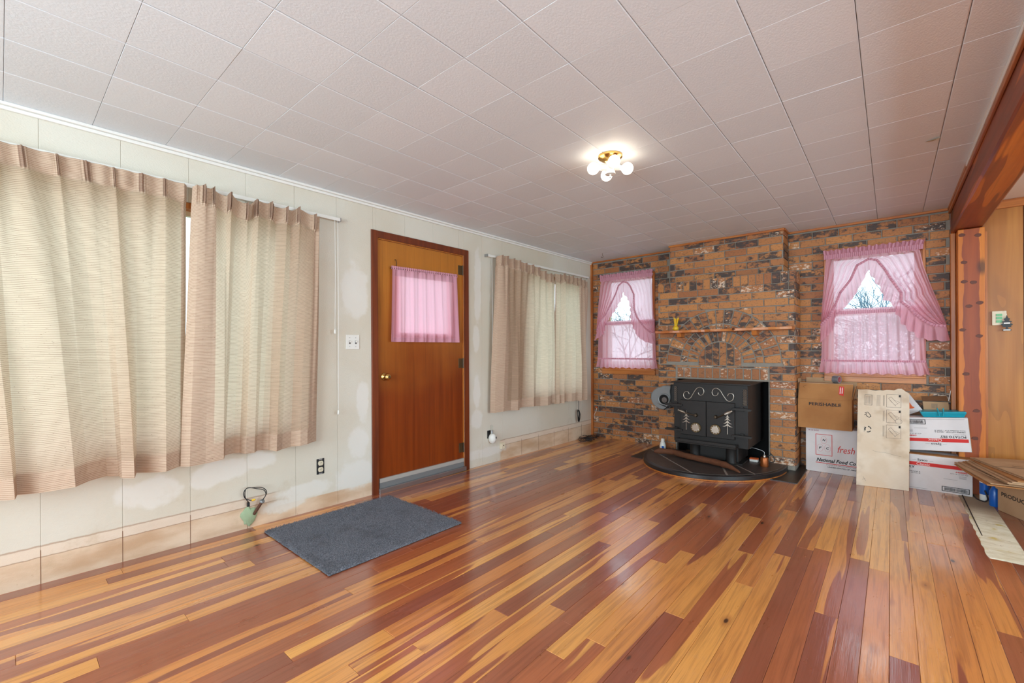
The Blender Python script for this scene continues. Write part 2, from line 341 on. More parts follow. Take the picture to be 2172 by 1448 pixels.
# ------------------------------------------------------------------ mesh builder
class MB:
    def __init__(s, T=None): s.v = []; s.f = []; s.T = T
    def add(s, vs, fs):
        k = len(s.v)
        s.v += [tuple(s.T(*p)) if s.T else tuple(p) for p in vs]; s.f += [tuple(i + k for i in f) for f in fs]
        return s
    def box(s, x0, x1, y0, y1, z0, z1):
        return s.add([(x0, y0, z0), (x1, y0, z0), (x1, y1, z0), (x0, y1, z0), (x0, y0, z1), (x1, y0, z1), (x1, y1, z1), (x0, y1, z1)],
                     [(3, 2, 1, 0), (4, 5, 6, 7), (0, 1, 5, 4), (1, 2, 6, 5), (2, 3, 7, 6), (3, 0, 4, 7)])
    def tube(s, pts, r, n=8, cap=True):
        pts = [Vector(p) for p in pts]; rs = r if isinstance(r, (list, tuple)) else [r] * len(pts)
        prev = None; vs = []
        for i, p in enumerate(pts):
            d = (pts[min(i + 1, len(pts) - 1)] - pts[max(i - 1, 0)]).normalized()
            a = prev if prev is not None else (Vector((0, 0, 1)) if abs(d.z) < .9 else Vector((1, 0, 0)))
            x = (a - d * a.dot(d))
            x = x.normalized() if x.length > 1e-6 else d.orthogonal().normalized()
            prev = x; y = d.cross(x)
            for j in range(n):
                th = 2 * pi * j / n; vs.append(p + (x * cos(th) + y * sin(th)) * rs[i])
        fs = [(i * n + j, i * n + (j + 1) % n, (i + 1) * n + (j + 1) % n, (i + 1) * n + j) for i in range(len(pts) - 1) for j in range(n)]
        if cap: fs += [tuple(range(n))[::-1], tuple((len(pts) - 1) * n + j for j in range(n))]
        return s.add(vs, fs)
    def lathe(s, prof, c=(0, 0, 0), ax=(0, 0, 1), n=24):
        c = Vector(c); ax = Vector(ax).normalized(); x = ax.orthogonal().normalized(); y = ax.cross(x); vs = []
        for r, h in prof:
            for j in range(n):
                th = 2 * pi * j / n; vs.append(c + ax * h + (x * cos(th) + y * sin(th)) * r)
        fs = [(i * n + j, i * n + (j + 1) % n, (i + 1) * n + (j + 1) % n, (i + 1) * n + j) for i in range(len(prof) - 1) for j in range(n)]
        fs += [tuple(range(n))[::-1], tuple((len(prof) - 1) * n + j for j in range(n))]
        return s.add(vs, fs)
    def prism(s, poly, fn, d0, d1, ch=0):   # poly 2D, fn(a,b,d)->3D, d0 back, d1 front, ch chamfer on the front edge
        n = len(poly); cx = sum(p[0] for p in poly) / n; cy = sum(p[1] for p in poly) / n
        vs = [fn(a, b, d0) for a, b in poly]; dd = d1 - (ch if d1 > d0 else -ch)
        rings = 1
        if ch:
            vs += [fn(a, b, dd) for a, b in poly]; rings = 2
        ins = []
        for a, b in poly:
            L = math.hypot(a - cx, b - cy) or 1; k = max(0, 1 - ch * 1.3 / L); ins.append((cx + (a - cx) * k, cy + (b - cy) * k))
        vs += [fn(a, b, d1) for a, b in ins]
        fs = [tuple(range(n))[::-1], tuple(rings * n + j for j in range(n))]
        for i in range(rings):
            fs += [(i * n + j, i * n + (j + 1) % n, (i + 1) * n + (j + 1) % n, (i + 1) * n + j) for j in range(n)]
        return s.add(vs, fs)
    def mesh(s, name, recalc=True):
        me = bpy.data.meshes.new(name); me.from_pydata([tuple(v) for v in s.v], [], s.f)
        if recalc:
            bm = bmesh.new(); bm.from_mesh(me); bmesh.ops.recalc_face_normals(bm, faces=bm.faces); bm.to_mesh(me); bm.free()
        return me
    def build(s, name, mat, parent=None, smooth=False, bevel=0, label=None, recalc=True):
        me = s.mesh(name, recalc); o = link(name, me, mat, parent)
        if smooth: me.polygons.foreach_set('use_smooth', [True] * len(me.polygons))
        if smooth == 'auto':
            me.set_sharp_from_angle(angle=math.radians(40))
        if bevel:
            b = o.modifiers.new('bevel', 'BEVEL'); b.width = bevel; b.segments = 2; b.limit_method = 'ANGLE'
        if label: o['label'] = label
        return o

def link(name, me, mat, parent=None):
    o = bpy.data.objects.new(name, me)
    if mat is not None and (not me.materials): me.materials.append(mat)
    COL.objects.link(o)
    if parent is not None:
        o.parent = parent; o.matrix_parent_inverse = PINV.get(parent.name, Matrix.Identity(4))
    return o
PINV = {}
def thing(name, label, cat, loc=(0, 0, 0), group=None):
    o = bpy.data.objects.new(name, None); o.empty_display_size = .05; COL.objects.link(o); o.location = loc
    PINV[o.name] = Matrix.Translation(-Vector(loc))
    return tag(o, label, cat, group)
def tag(o, label, cat, group=None):
    o['label'] = label; o['category'] = cat
    if group: o['group'] = group
    return o
def struct(o, label=None):
    o['kind'] = 'structure'
    if label: o['label'] = label
    return o

B = .0159
_n = sqrt(1 + B * B); DIRV = Vector((B, 1, 0)) / _n; NORV = Vector((1, -B, 0)) / _n
def LW(s_, d, z): return DIRV * s_ + NORV * d + Vector((0, 0, z))        # left wall: along, off the wall, up
FZ = lambda y: -.0075 * y                                               # the old floor dips towards the back
H = 2.323; YB = 5.28

def lettering(body, parent, org, right, upv, w, h, mat, shear=0, bold=0, off=.0012, spacing=1, name='lettering'):
    cu = bpy.data.curves.new('text', 'FONT'); cu.body = body; cu.size = 1; cu.shear = shear; cu.offset = bold; cu.resolution_u = 2; cu.space_character = spacing
    o = bpy.data.objects.new('text_source', cu); COL.objects.link(o)
    dg = bpy.context.evaluated_depsgraph_get(); me = bpy.data.meshes.new_from_object(o.evaluated_get(dg))
    COL.objects.unlink(o); bpy.data.objects.remove(o); bpy.data.curves.remove(cu)
    xs = [v.co.x for v in me.vertices]; ys = [v.co.y for v in me.vertices]
    x0, x1, y0, y1 = min(xs), max(xs), min(ys), max(ys)
    right = Vector(right).normalized(); upv = Vector(upv).normalized(); nrm = right.cross(upv); org = Vector(org)
    for v in me.vertices:
        v.co = org + right * ((v.co.x - x0) / (x1 - x0) * w) + upv * ((v.co.y - y0) / (y1 - y0) * h) + nrm * off
    return link(name, me, mat, parent)

# ================================================================== SETTING
# floor
fb = MB(); fb.add([(x, y, -.30 if lo else FZ(y) - .022) for lo in (1, 0) for x, y in ((-.5, -3), (6.6, -3), (6.6, 5.6), (-.5, 5.6))],
                  [(3, 2, 1, 0), (4, 5, 6, 7), (0, 1, 5, 4), (1, 2, 6, 5), (2, 3, 7, 6), (3, 0, 4, 7)])
floor = struct(fb.build('floor', MATS['subfloor']), 'worn fir strip floor in amber and red brown')
def plank(x0, x1, y0, y1, parent, rng, force=None, mb=None):
    g = .0004; c = .0012; t0 = rng.uniform(-.0006, .0006)
    vs = []
    for z, i in ((-.02, 0), (-c, 0), (0, c)):
        for x, y in ((x0 + g + i, y0 + g + i), (x1 - g - i, y0 + g + i), (x1 - g - i, y1 - g - i), (x0 + g + i, y1 - g - i)):
            vs.append((x, y, FZ(y) + z + t0))
    fs = [(8, 9, 10, 11)] + [(a + j, a + (j + 1) % 4, a + 4 + (j + 1) % 4, a + 4 + j) for a in (0, 4) for j in range(4)]
    if mb is not None: mb.add(vs, fs); return
    m_ = MB(); m_.add(vs, fs); o = m_.build('plank', FLOORM, parent, recalc=False)
    r_ = rng.random(); o.color = force or ((rng.uniform(0, .2) if r_ < .33 else rng.uniform(.8, 1) if r_ < .67 else rng.uniform(.35, .65)), rng.random(), rng.random(), 1)
W = .0833; rng = random.Random(11); rest = MB(); nrow = int(3.174 / W) + 1
for k in range(-nrow, 10):
    x0 = max(3.174 + k * W, -.02); x1 = 3.174 + (k + 1) * W
    if x1 <= .0: continue
    lim = 3.57 if k in (5, 6) else 5.27
    y = -2.6 + rng.uniform(0, 1.2); ys = [-2.6]
    while y < lim - .25: ys.append(y); y += rng.uniform(.7, 2.6)
    ys.append(lim)
    for a, b in zip(ys, ys[1:]):
        if b < .15 or (x0 > 3.5 and b < 1.2): plank(x0, x1, a, b, floor, rng, mb=rest)
        else: plank(x0, x1, a, b, floor, rng, force=(1, rng.random(), .9, 1) if k > 6 else None)
for k in range(10, 40): plank(3.174 + k * W, 3.174 + (k + 1) * W, -2.6, 5.27, floor, rng, mb=rest)
o = rest.build('planks', FLOORM, floor, recalc=False); o['kind'] = 'stuff'; o.color = (.6, .4, .5, 1)
pm = MB(); n = 26; poly = [(3.5935, 3.575)]
for i in range(n + 1): poly.append((3.583 + .012 * random.random(), 3.6 + i * (5.26 - 3.6) / n))
poly += [(3.755, 5.26), (3.755, 3.6 - .03), (3.70, 3.585), (3.65, 3.59)]
pm.prism(poly, lambda a, b, d: (a, b, FZ(b) + d), -.02, .0015)
pm.build('underlayment', PATCHM, floor, label='bare cream plywood strip where floorboards are missing')
MB().box(3.606, 3.611, 3.60, 5.1, FZ(4) - .02, FZ(4.2) + .0032).build('joint', MATS['subfloor'], floor)

# ceiling
cm_ = MB().box(-.3, 6.6, -3, 5.6, H + .012, H + .12)
ceil = struct(cm_.build('ceiling', MATS['groove']), 'ceiling of square off-white fibre tiles')
TX0, TY0, TT = .3516, .3188, .3048
tiles = {}
def tile_mesh(w, d, chx=.0034, chy=.0012):
    key = (round(w, 4), round(d, 4))
    if key not in tiles:
        m_ = MB(); gx = chx * .35; gy = chy * .3
        vs = []
        for z, i, j in ((.012, 0, 0), (.0022, 0, 0), (0, chx, chy)):
            for x, y in ((gx + i, gy + j), (w - gx - i, gy + j), (w - gx - i, d - gy - j), (gx + i, d - gy - j)): vs.append((x, y, z))
        m_.add(vs, [(11, 10, 9, 8)] + [(a + 4 + j, a + 4 + (j + 1) % 4, a + (j + 1) % 4, a + j) for a in (0, 4) for j in range(4)])
        tiles[key] = m_.mesh('ceiling_tile', False); tiles[key].materials.append(TILEM)
    return tiles[key]
for i in range(-1, 12):
    xa = TX0 + i * TT; xb = xa + TT
    if i == -1: xa = .0
    if xb > 3.57: xb = 3.565
    if xb - xa < .03: continue
    for j in range(-3, 17):
        ya = TY0 + j * TT; yb = min(ya + TT, 5.29)
        if yb - ya < .02: continue
        o = link('tile', tile_mesh(xb - xa, yb - ya), None, ceil)
        o.location = (xa, ya, H + random.uniform(0, .0005)); o.rotation_euler = (random.gauss(0, .0006), random.gauss(0, .0006), 0); o.color = (random.random(), 0, 0, 1)
MB().box(3.55, 6.5, -2.6, 5.3, H, H + .012).build('plain_panel', MATS['white_trim'], ceil)
MB().box(0, 3.57, -2.6, TY0 - 3 * TT, H, H + .012).build('plain_panel', MATS['white_trim'], ceil)
# small peel in a tile beside the beam
MB().add([(3.335, 3.47, H - .003), (3.395, 3.425, H - .014), (3.40, 3.44, H - .002), (3.37, 3.48, H - .004)], [(0, 1, 2), (0, 2, 3)]).build('torn_flap', MATS['plaster'], ceil)

# left wall: base slabs around openings, grooved sheets in front
S0 = -2.6; OPEN = [(-1.398, 1.347, .60, 2.03), (1.985, 2.935, -.05, 2.06), (3.787, 5.006, .62, 2.03)]
wm = MB(LW); cuts = sorted(set([S0, 5.40] + [v for o_ in OPEN for v in o_[:2]]))
for a, b in zip(cuts, cuts[1:]):
    op = [o_ for o_ in OPEN if o_[0] <= (a + b) / 2 <= o_[1]]
    segs = [(-.25, H + .1)] if not op else [(-.25, op[0][2]), (op[0][3], H + .1)]
    for z0, z1 in segs: wm.box(a, b, -.13, -.003, z0, z1)
wall_left = struct(wm.build('wall_left', WALLM), 'cream embossed wallboard with patched plaster')
GR = .1275; g0 = -9
for k in range(g0, 18):
    a = GR + k * .305; b = a + .305
    if b > 5.33: b = 5.33
    if a > 5.3: continue
    pieces = [(a, b, -.06, H + .01)]
    for (oa, ob, oz0, oz1) in OPEN:
        nw = []
        for (pa, pb, z0, z1) in pieces:
            if pb <= oa + .001 or pa >= ob - .001: nw.append((pa, pb, z0, z1)); continue
            if pa < oa: nw.append((pa, oa, z0, z1))
            if pb > ob: nw.append((ob, pb, z0, z1))
            xa, xb = max(pa, oa), min(pb, ob)
            if oz0 > z0: nw.append((xa, xb, z0, oz0))
            if oz1 < z1: nw.append((xa, xb, oz1, z1))
        pieces = nw
    for (pa, pb, z0, z1) in pieces:
        if pb - pa < .004: continue
        MB(LW).prism([(pa + .0006, z0), (pb - .0006, z0), (pb - .0006, z1), (pa + .0006, z1)], lambda p, q, d: (p, d, q), -.0028, 0, .0012).build('panel', WALLM, wall_left)

for k in range(-9, 18):
    a = GR + k * .305; lim = .165 if (a < 1.2) else .05 if a < 3.5 else .15
    if 1.9 < a < 3.0 or a > 5.1 or (1.2 < a < 3.5): continue
    MB(LW).box(a - .0016, a + .0016, -.002, .0005, -.03, lim).build('joint', MATS['gap'], wall_left)
struct(MB(LW).box(S0, 5.27, .0, .030, H - .016, H).box(S0, 5.27, 0, .016, H - .034, H - .016).build('trim_1', MATS['white_trim'], bevel=.004), 'white cove strip along the left wall and ceiling')

# windows
def window(name, fn, a0, a1, z0, z1, depth, fr, label, sill=None, wood_=TRIMM, mull=None, midrail=None):
    root = struct(thing(name, label, 'window'), label); del root['category']
    f = MB(fn); w_ = fr
    f.box(a0, a0 + w_, -depth, -.0, z0, z1).box(a1 - w_, a1, -depth, 0, z0, z1).box(a0 + w_, a1 - w_, -depth, 0, z1 - w_, z1).box(a0 + w_, a1 - w_, -depth, 0, z0, z0 + w_)
    f.build('window_frame', wood_, root)
    s_ = MB(fn); q = .03
    A0, A1, Z0, Z1 = a0 + w_, a1 - w_, z0 + w_, z1 - w_
    s_.box(A0, A0 + q, -depth * .8, -depth * .55, Z0, Z1).box(A1 - q, A1, -depth * .8, -depth * .55, Z0, Z1).box(A0 + q, A1 - q, -depth * .8, -depth * .55, Z1 - q, Z1).box(A0 + q, A1 - q, -depth * .8, -depth * .55, Z0, Z0 + q)
    if mull:
        for m_ in mull: s_.box(m_ - q / 2, m_ + q / 2, -depth * .8, -depth * .55, Z0 + q, Z1 - q)
    if midrail: s_.box(A0 + q, A1 - q, -depth * .82, -depth * .53, midrail - q / 2, midrail + q / 2)
    s_.build('sash', MATS['ivory'], root)
    edges = [A0] + (mull or []) + [A1]
    for ea, eb in zip(edges, edges[1:]):
        for za, zb in (((Z0, midrail), (midrail, Z1)) if midrail else ((Z0, Z1),)):
            MB(fn).box(ea + .01, eb - .01, -depth * .70, -depth * .68, za + .01, zb - .01).build('pane', GLASS, root)
    return root
window('window_1', LW, -1.395, 1.344, .603, 2.027, .12, .035, 'wide window behind the long beige curtains', mull=[-.46, .44])
window('window_2', LW, 3.79, 5.003, .623, 2.027, .12, .035, 'window behind the short beige curtains near the corner', mull=[4.4])
BK = lambda x, d, z: (x, YB - d, z)
w3 = window('window_3', BK, .256, .974, .872, 2.10, .15, .035, 'small window left of the brick fireplace', midrail=1.47)
w4 = window('window_4', BK, 2.692, 3.411, .872, 2.065, .15, .035, 'small window right of the brick fireplace', midrail=1.47)
for w_, a0, a1, dz in ((w3, .252, .981, 0), (w4, 2.688, 3.416, .003)):
    MB(BK).box(a0, a1, 0, .026, .818 + dz, .868 + dz).build('apron', TRIMX, w_, bevel=.002)
    MB(BK).box(a0, a1, -.02, .04, .868 + dz, .882 + dz).build('sill', TRIMX, w_, bevel=.003)
    for q0, q1 in ((a0, a0 + .02), (a1 - .02, a1)): MB(BK).box(q0, q1, 0, .022, .884 + dz, 2.07).build('casing', TRIMM, w_, bevel=.002)
    MB(BK).box(a0, a1, 0, .022, 2.07, 2.098).build('casing', TRIMX, w_, bevel=.002)

# back wall mortar body
WIN = [(.256, .974, .872, 2.10), (2.692, 3.411, .872, 2.065)]
bw = MB(); cuts = [-.1] + [v for w_ in WIN for v in w_[:2]] + [3.60]
for a, b in zip(cuts, cuts[1:]):
    op = [w_ for w_ in WIN if w_[0] <= (a + b) / 2 <= w_[1]]
    for z0, z1 in ([(-.25, H + .1)] if not op else [(-.25, op[0][2]), (op[0][3], H + .1)]): bw.box(a, b, YB, YB + .15, z0, z1)
wall_back = struct(bw.build('wall_back', MATS['mortar']), 'brown brick veneer wall with grey joints')
CH = .0737; ZR = 1.774; BL = .2115; J = .0095
bcache = {}
def paint(o, rng, warm=0):
    r_ = rng.random()
    dark = rng.uniform(.1, .55) if r_ < .6 else rng.uniform(.65, 1)
    white = rng.uniform(.6, .98) if rng.random() < .2 else rng.uniform(0, .5)
    if warm: dark *= .55
    o.color = (dark, white, rng.random(), 1)
def brick_box(x0, x1, z0, z1, yf, parent, rng, warm=0, side=0):
    """side 0: face looks to -y at plane yf; side 1: face looks to +x at plane x=yf and x0,x1 are y"""
    w, h_ = round(x1 - x0, 3), round(z1 - z0, 3)
    key = (w, h_, side)
    if key not in bcache:
        fn = (lambda a, b, d: (a, -d, b)) if side == 0 else (lambda a, b, d: (d, a, b))
        bcache[key] = MB().prism([(0, 0), (w, 0), (w, h_), (0, h_)], fn, -.02, 0, .003).mesh('brick')
        bcache[key].materials.append(BRICKM)
    o = link('brick', bcache[key], None, parent); j = rng.uniform(-.0015, .0015)
    o.location = (x0, yf + j, z0) if side == 0 else (yf + j, x0, z0)
    paint(o, rng, warm); return o
rng = random.Random(5)
kmin, kmax = -25, 8
for (xa, xb, woff) in ((.112, 1.153, .03), (2.392, 3.566, .11)):
    for k in range(kmin, kmax + 1):
        z0 = ZR + (k - 1) * CH + J; z1 = ZR + k * CH
        if z1 > H - .012: z1 = H - .012
        if z1 - z0 < .02: continue
        if z1 < FZ(YB) + .01: continue
        if xa > 2 and z0 < 1.8: xa_ = 2.487
        else: xa_ = xa
        x = xa_ - woff - (BL / 2 if k % 2 else 0)
        while x < xb:
            a, b = max(x, xa_), min(x + BL - J, xb); x += BL
            if b - a < .018: continue
            parts = [(a, b)]
            for w_ in WIN:
                if z1 > w_[2] - .04 and z0 < w_[3] - .005:
                    nw = []
                    for p, q in parts:
                        if q <= w_[0] - .006 or p >= w_[1] + .006: nw.append((p, q)); continue
                        if p < w_[0] - .02: nw.append((p, w_[0] - .006))
                        if q > w_[1] + .02: nw.append((w_[1] + .006, q))
                    parts = nw
            for p, q in parts:
                if q - p > .016: brick_box(p, q, z0, z1, YB - .009, wall_back, rng)

# wood panel wall beyond the post, rear and side walls
pw = struct(MB().box(3.60, 6.6, YB, YB + .12, -.25, H + .1).build('wall_panelled', MATS['rust']), 'birch plywood panelling beyond the post')
x = 3.60
for w_ in (.381, .406, .406, .406, .406, .406):
    MB().prism([(x + .002, -.06), (x + w_ - .002, -.06), (x + w_ - .002, H), (x + .002, H)], lambda a, b, d: (a, YB - d, b), 0, .010, .003).build('panel', PANELM, pw); x += w_
struct(MB().box(3.76, 6.5, YB - .03, YB - .011, 2.255, H - .001).build('trim_2', TRIMX, bevel=.003), 'wood strip at the top of the panelled wall')
wr = MB()
for a, b, z0, z1 in ((-.2, .75, -.2, H + .1), (4.5, 6.6, -.2, H + .1), (.75, 4.5, -.2, .5), (.75, 4.5, 2.2, H + .1)): wr.box(a, b, -2.75, -2.6, z0, z1)
struct(wr.build('wall_rear', WALLM), 'wall behind the viewer with a wide opening')
wr = MB()
for a, b, z0, z1 in ((-2.6, -.2, -.2, H + .1), (3.4, 5.4, -.2, H + .1), (-.2, 3.4, -.2, .5), (-.2, 3.4, 2.15, H + .1)): wr.box(6.45, 6.6, a, b, z0, z1)
struct(wr.build('wall_right', WALLM), 'far wall of the room beyond the beam')

# trims
struct(MB().box(.083, 1.26, YB - .030, YB - .011, H - .018, H).build('trim_3', TRIMX, bevel=.003), 'thin wood strip above the left bricks')
struct(MB().box(2.395, 3.57, YB - .030, YB - .011, H - .020, H).build('trim_4', TRIMX, bevel=.003), 'thin wood strip above the right bricks')
struct(MB().box(.078, .109, YB - .03, YB, FZ(5.28), H - .018).build('trim_5', CASEM if 0 else TRIMM, bevel=.003), 'vertical wood strip in the left corner')
struct(MB().box(3.566, 3.598, YB - .055, YB, FZ(5.28), 2.10).build('trim_6', TRIMM, bevel=.004), 'vertical wood strip beside the cedar post')
post = struct(MB().box(3.600, 3.752, 5.10, YB, FZ(5.28), 2.098).build('trim_7', CEDAR, bevel=.004), 'knotty cedar post under the beam')
struct(MB().box(3.753, 3.772, 5.16, YB, FZ(5.28), 2.07).build('trim_8', TRIMM, bevel=.002), 'pale strip beside the cedar post')
rk = random.Random(6)
for kx, kz in [(3.623, 2.052), (3.715, 2.036), (3.635, 1.83), (3.635, 1.673), (3.687, 1.663), (3.662, 1.474), (3.724, 1.496), (3.624, 1.283), (3.72, 1.231), (3.644, 0.926), (3.7, 0.631), (3.693, 0.411)]:
    pts = [(kx + (.017 + rk.uniform(-.002, .003)) * cos(a_) * 1.15, kz + (.014 + rk.uniform(-.002, .002)) * sin(a_)) for a_ in [2 * pi * i / 14 for i in range(14)]]
    pts = [(min(max(p, 3.604), 3.748), q) for p, q in pts]
    MB().prism(pts, lambda p, q, d: (p, 5.0995 - d, q), 0, .0012, .0008).build('knot', KNOTM, post)
beam = MB()
ny = 40
for i in range(ny + 1):
    y = -2.5 + (YB - .001 + 2.5) * i / ny
    wv = .003 * sin(y * 3.1) + .002 * sin(y * 9)
    for x_, z_ in ((3.572, H - .001), (3.572 + wv * .5, 2.115 + wv), (3.582, 2.103 + wv), (3.738, 2.103), (3.750, 2.115), (3.750, H - .001)): beam.v.append((x_, y, z_))
for i in range(ny):
    for j in range(6): beam.f.append((i * 6 + j, i * 6 + (j + 1) % 6, (i + 1) * 6 + (j + 1) % 6, (i + 1) * 6 + j))
beam.f += [tuple(range(6)), tuple(ny * 6 + j for j in range(6))]
struct(beam.build('trim_9', CEDARB), 'rough cedar ceiling beam')
struct(MB().box(3.552, 3.571, -2.5, 4.05, H - .022, H - .001).build('trim_10', MATS['white_trim'], bevel=.003), 'white strip along the beam')
struct(MB().box(3.552, 3.571, 4.05, YB - .03, H - .022, H - .001).build('trim_11', wood('trim_y', lin(186, 112, 50), lin(160, 88, 38), axis=1), bevel=.003), 'wood strip along the far end of the beam')
struct(MB().box(3.556, 3.571, -2.5, YB - .03, H - .048, H - .0225).build('trim_12', wood('trim_y2', lin(186, 112, 50), lin(160, 88, 38), axis=1), bevel=.003), 'lower wood strip along the beam')

# ================================================================== FIREPLACE
XL, XR, YF = 1.155, 2.485, 4.95; UL, UR, YU = 1.264, 2.382, 5.03; OX0, OX1, OZ = 1.362, 2.266, .818
fp = thing('brick_fireplace', 'tall brown brick fireplace with arched brick pattern above the opening', 'fireplace', (1.82, 5.1, FZ(5)))
body = MB()
zb = FZ(5) - .01
for b_ in ((XL, OX0, YF, YB - .001, zb, OZ), (OX1, XR, YF, YB - .001, zb, OZ), (XL, XR, YF, YB - .001, OZ, 1.888), (UL, UR, YU, YB - .001, 1.888, H - .001)): body.box(*b_)
body.build('masonry_core', MATS['mortar'], fp)
MB().box(OX0, OX1, 5.262, 5.278, zb, OZ).box(OX0, OX0 + .004, 4.99, 5.26, zb, OZ).box(OX1 - .004, OX1, 4.99, 5.26, zb, OZ).box(OX0, OX1, 4.97, 5.26, OZ - .004, OZ).build('firebox_lining', MATS['soot'], fp)
rng = random.Random(21); PR = .008
CX, CZ, R3, R2, R1, R0 = 1.818, .992, .556, .410, .336, .222
def place_poly(poly, yf, warm=0):
    o = MB().prism(poly, lambda a, b, d: (a, yf - d, b), -.012, PR, .003).build('brick', BRICKM, fp); paint(o, rng, warm); return o
# upper stack
for k in range(7):
    z0 = 1.893 + k * CH - .004; z1 = min(z0 + CH - J, H - .02)
    if z1 - z0 < .02: continue
    x = UL - (BL * .22 if k % 2 else BL * .72)
    while x < UR:
        a, b = max(x, UL), min(x + BL - J, UR); x += BL
        if b - a > .02: brick_box(a, b, z0, z1, YU - PR, fp, rng)
    if k < 6: brick_box(YU + .004, YB - .02, z0, z1, UR + PR, fp, rng, side=1)
# soldier course
x = XL
while x < XR - .02:
    wd = min(.0625 + rng.uniform(-.002, .004), XR - x); brick_box(x, x + wd, 1.779, 1.884, YF - PR, fp, rng); x += wd + J - .001
brick_box(YF + .004, YF + .11, 1.779, 1.884, XR + PR, fp, rng, side=1); brick_box(YF + .12, YB - .02, 1.779, 1.884, XR + PR, fp, rng, side=1)
# coursed field around the arch and the piers
k = 0
while True:
    z1 = ZR - k * CH; z0 = z1 - CH + J
    if z0 < FZ(YF) - .02: break
    rows = []
    if z0 > .955:
        x = XL - (BL / 2 if k % 2 else 0) + .02
        while x < XR:
            a, b = max(x, XL), min(x + BL - J, XR); x += BL
            if b - a > .018: rows.append((a, b))
    else:
        half = k % 2 == 0
        for pa, pb in ((XL, OX0 - .012), (OX1 + .012, XR)):
            if half: m_ = (pa + pb) / 2; rows += [(pa, m_ - J / 2), (m_ + J / 2, pb)]
            else: rows.append((pa, pb))
        if z0 > .87 and z0 < .955:  # thin course between arch and lintel
            pass
    for a, b in rows:
        if z0 <= .955 or z0 > CZ + R3 + .01:
            brick_box(a, b, z0, z1, YF - PR, fp, rng, warm=z0 < .75); continue
        RR = R3 + .012
        xs = sorted(set([a + (b - a) * i / 12 for i in range(13)] + [v for zz in (z0, z1 - .012) if abs(zz - CZ) < RR for v in (CX - sqrt(RR ** 2 - (zz - CZ) ** 2), CX + sqrt(RR ** 2 - (zz - CZ) ** 2)) if a < v < b]))
        run = []
        def flush(run):
            if len(run) > 1 and run[-1][0] - run[0][0] > .018:
                pts = [(p, q) for p, q in run]
                red = [pts[0]] + [pts[i] for i in range(1, len(pts) - 1) if abs(pts[i][1] - pts[i - 1][1]) > 1e-5 or abs(pts[i][1] - pts[i + 1][1]) > 1e-5] + [pts[-1]]
                place_poly(red + [(run[-1][0], z1), (run[0][0], z1)], YF)
        for x in xs:
            bot = z0
            if abs(x - CX) < RR: bot = max(z0, CZ + sqrt(RR ** 2 - (x - CX) ** 2))
            if z1 - bot >= .0115: run.append((x, bot))
            else: flush(run); run = []
        flush(run)
    # right return of the breast
    if z0 > FZ(YF):
        ca = YF + .004 + (.105 if k % 2 else 0)
        if k % 2: brick_box(YF + .004, YF + .10, z0, z1, XR + PR, fp, rng, side=1)
        brick_box(ca, YB - .02, z0, z1, XR + PR, fp, rng, side=1)
    k += 1
# arch rings
def ring(ra, rb, n_, jit=0, skip=()):
    for i in range(n_):
        t0 = pi * (i + .5) / n_ - pi * .5 / n_ + .006 / ((ra + rb) / 2) ; t1 = pi * (i + 1) / n_ - .006 / ((ra + rb) / 2)
        poly = [(CX + ra * cos(t_), CZ + ra * sin(t_)) for t_ in (t0, (t0 + t1) / 2, t1)] + [(CX + rb * cos(t_), CZ + rb * sin(t_)) for t_ in (t1, (t0 + t1) / 2, t0)]
        poly = [(a, max(b, .962)) for a, b in poly]
        place_poly(poly[::-1], YF)
ring(R2 + .007, R3, 19); ring(R1 + .006, R2 - .006, 17); ring(R0 + .006, R1 - .006, 21)
x = CX - R0 + .006
while x < CX + R0 - .03:
    a, b = x, min(x + .062, CX + R0 - .006); x = b + J
    top = lambda q: CZ + sqrt(max(R0 ** 2 - (q - CX) ** 2, 0)) - .006
    za = top((a + b) / 2)
    ta, tb = max(top(a + .002), CZ - .02), max(top(b - .002), CZ - .02)
    place_poly([(a, .965), (b, .965), (b, tb), ((a + b) / 2, za), (a, ta)], YF)
for i in range(7): place_poly([(1.365 + i * .130, .944), (1.486 + i * .130, .944), (1.486 + i * .130, .957), (1.365 + i * .130, .957)], YF)
# lintel soldiers
for i in range(12):
    a = 1.372 + i * .0748; o = place_poly([(a, .828), (a + .064, .828), (a + .064, .932), (a, .932)], YF + .004, 1); c_ = o.color; o.color = (c_[0] * .5, c_[1], .9, 1)
MB().box(1.35, 2.28, YF - .012, YF, .812, .822).build('lintel', MATS['mortar'], fp)
MB().box(UL - .012, UR + .014, YU - .022, YU - .001, H - .022, H - .001).box(UR + .0, UR + .022, YU - .001, YB - .032, H - .022, H - .001).build('ceiling_strip', TRIMX, fp, bevel=.003)

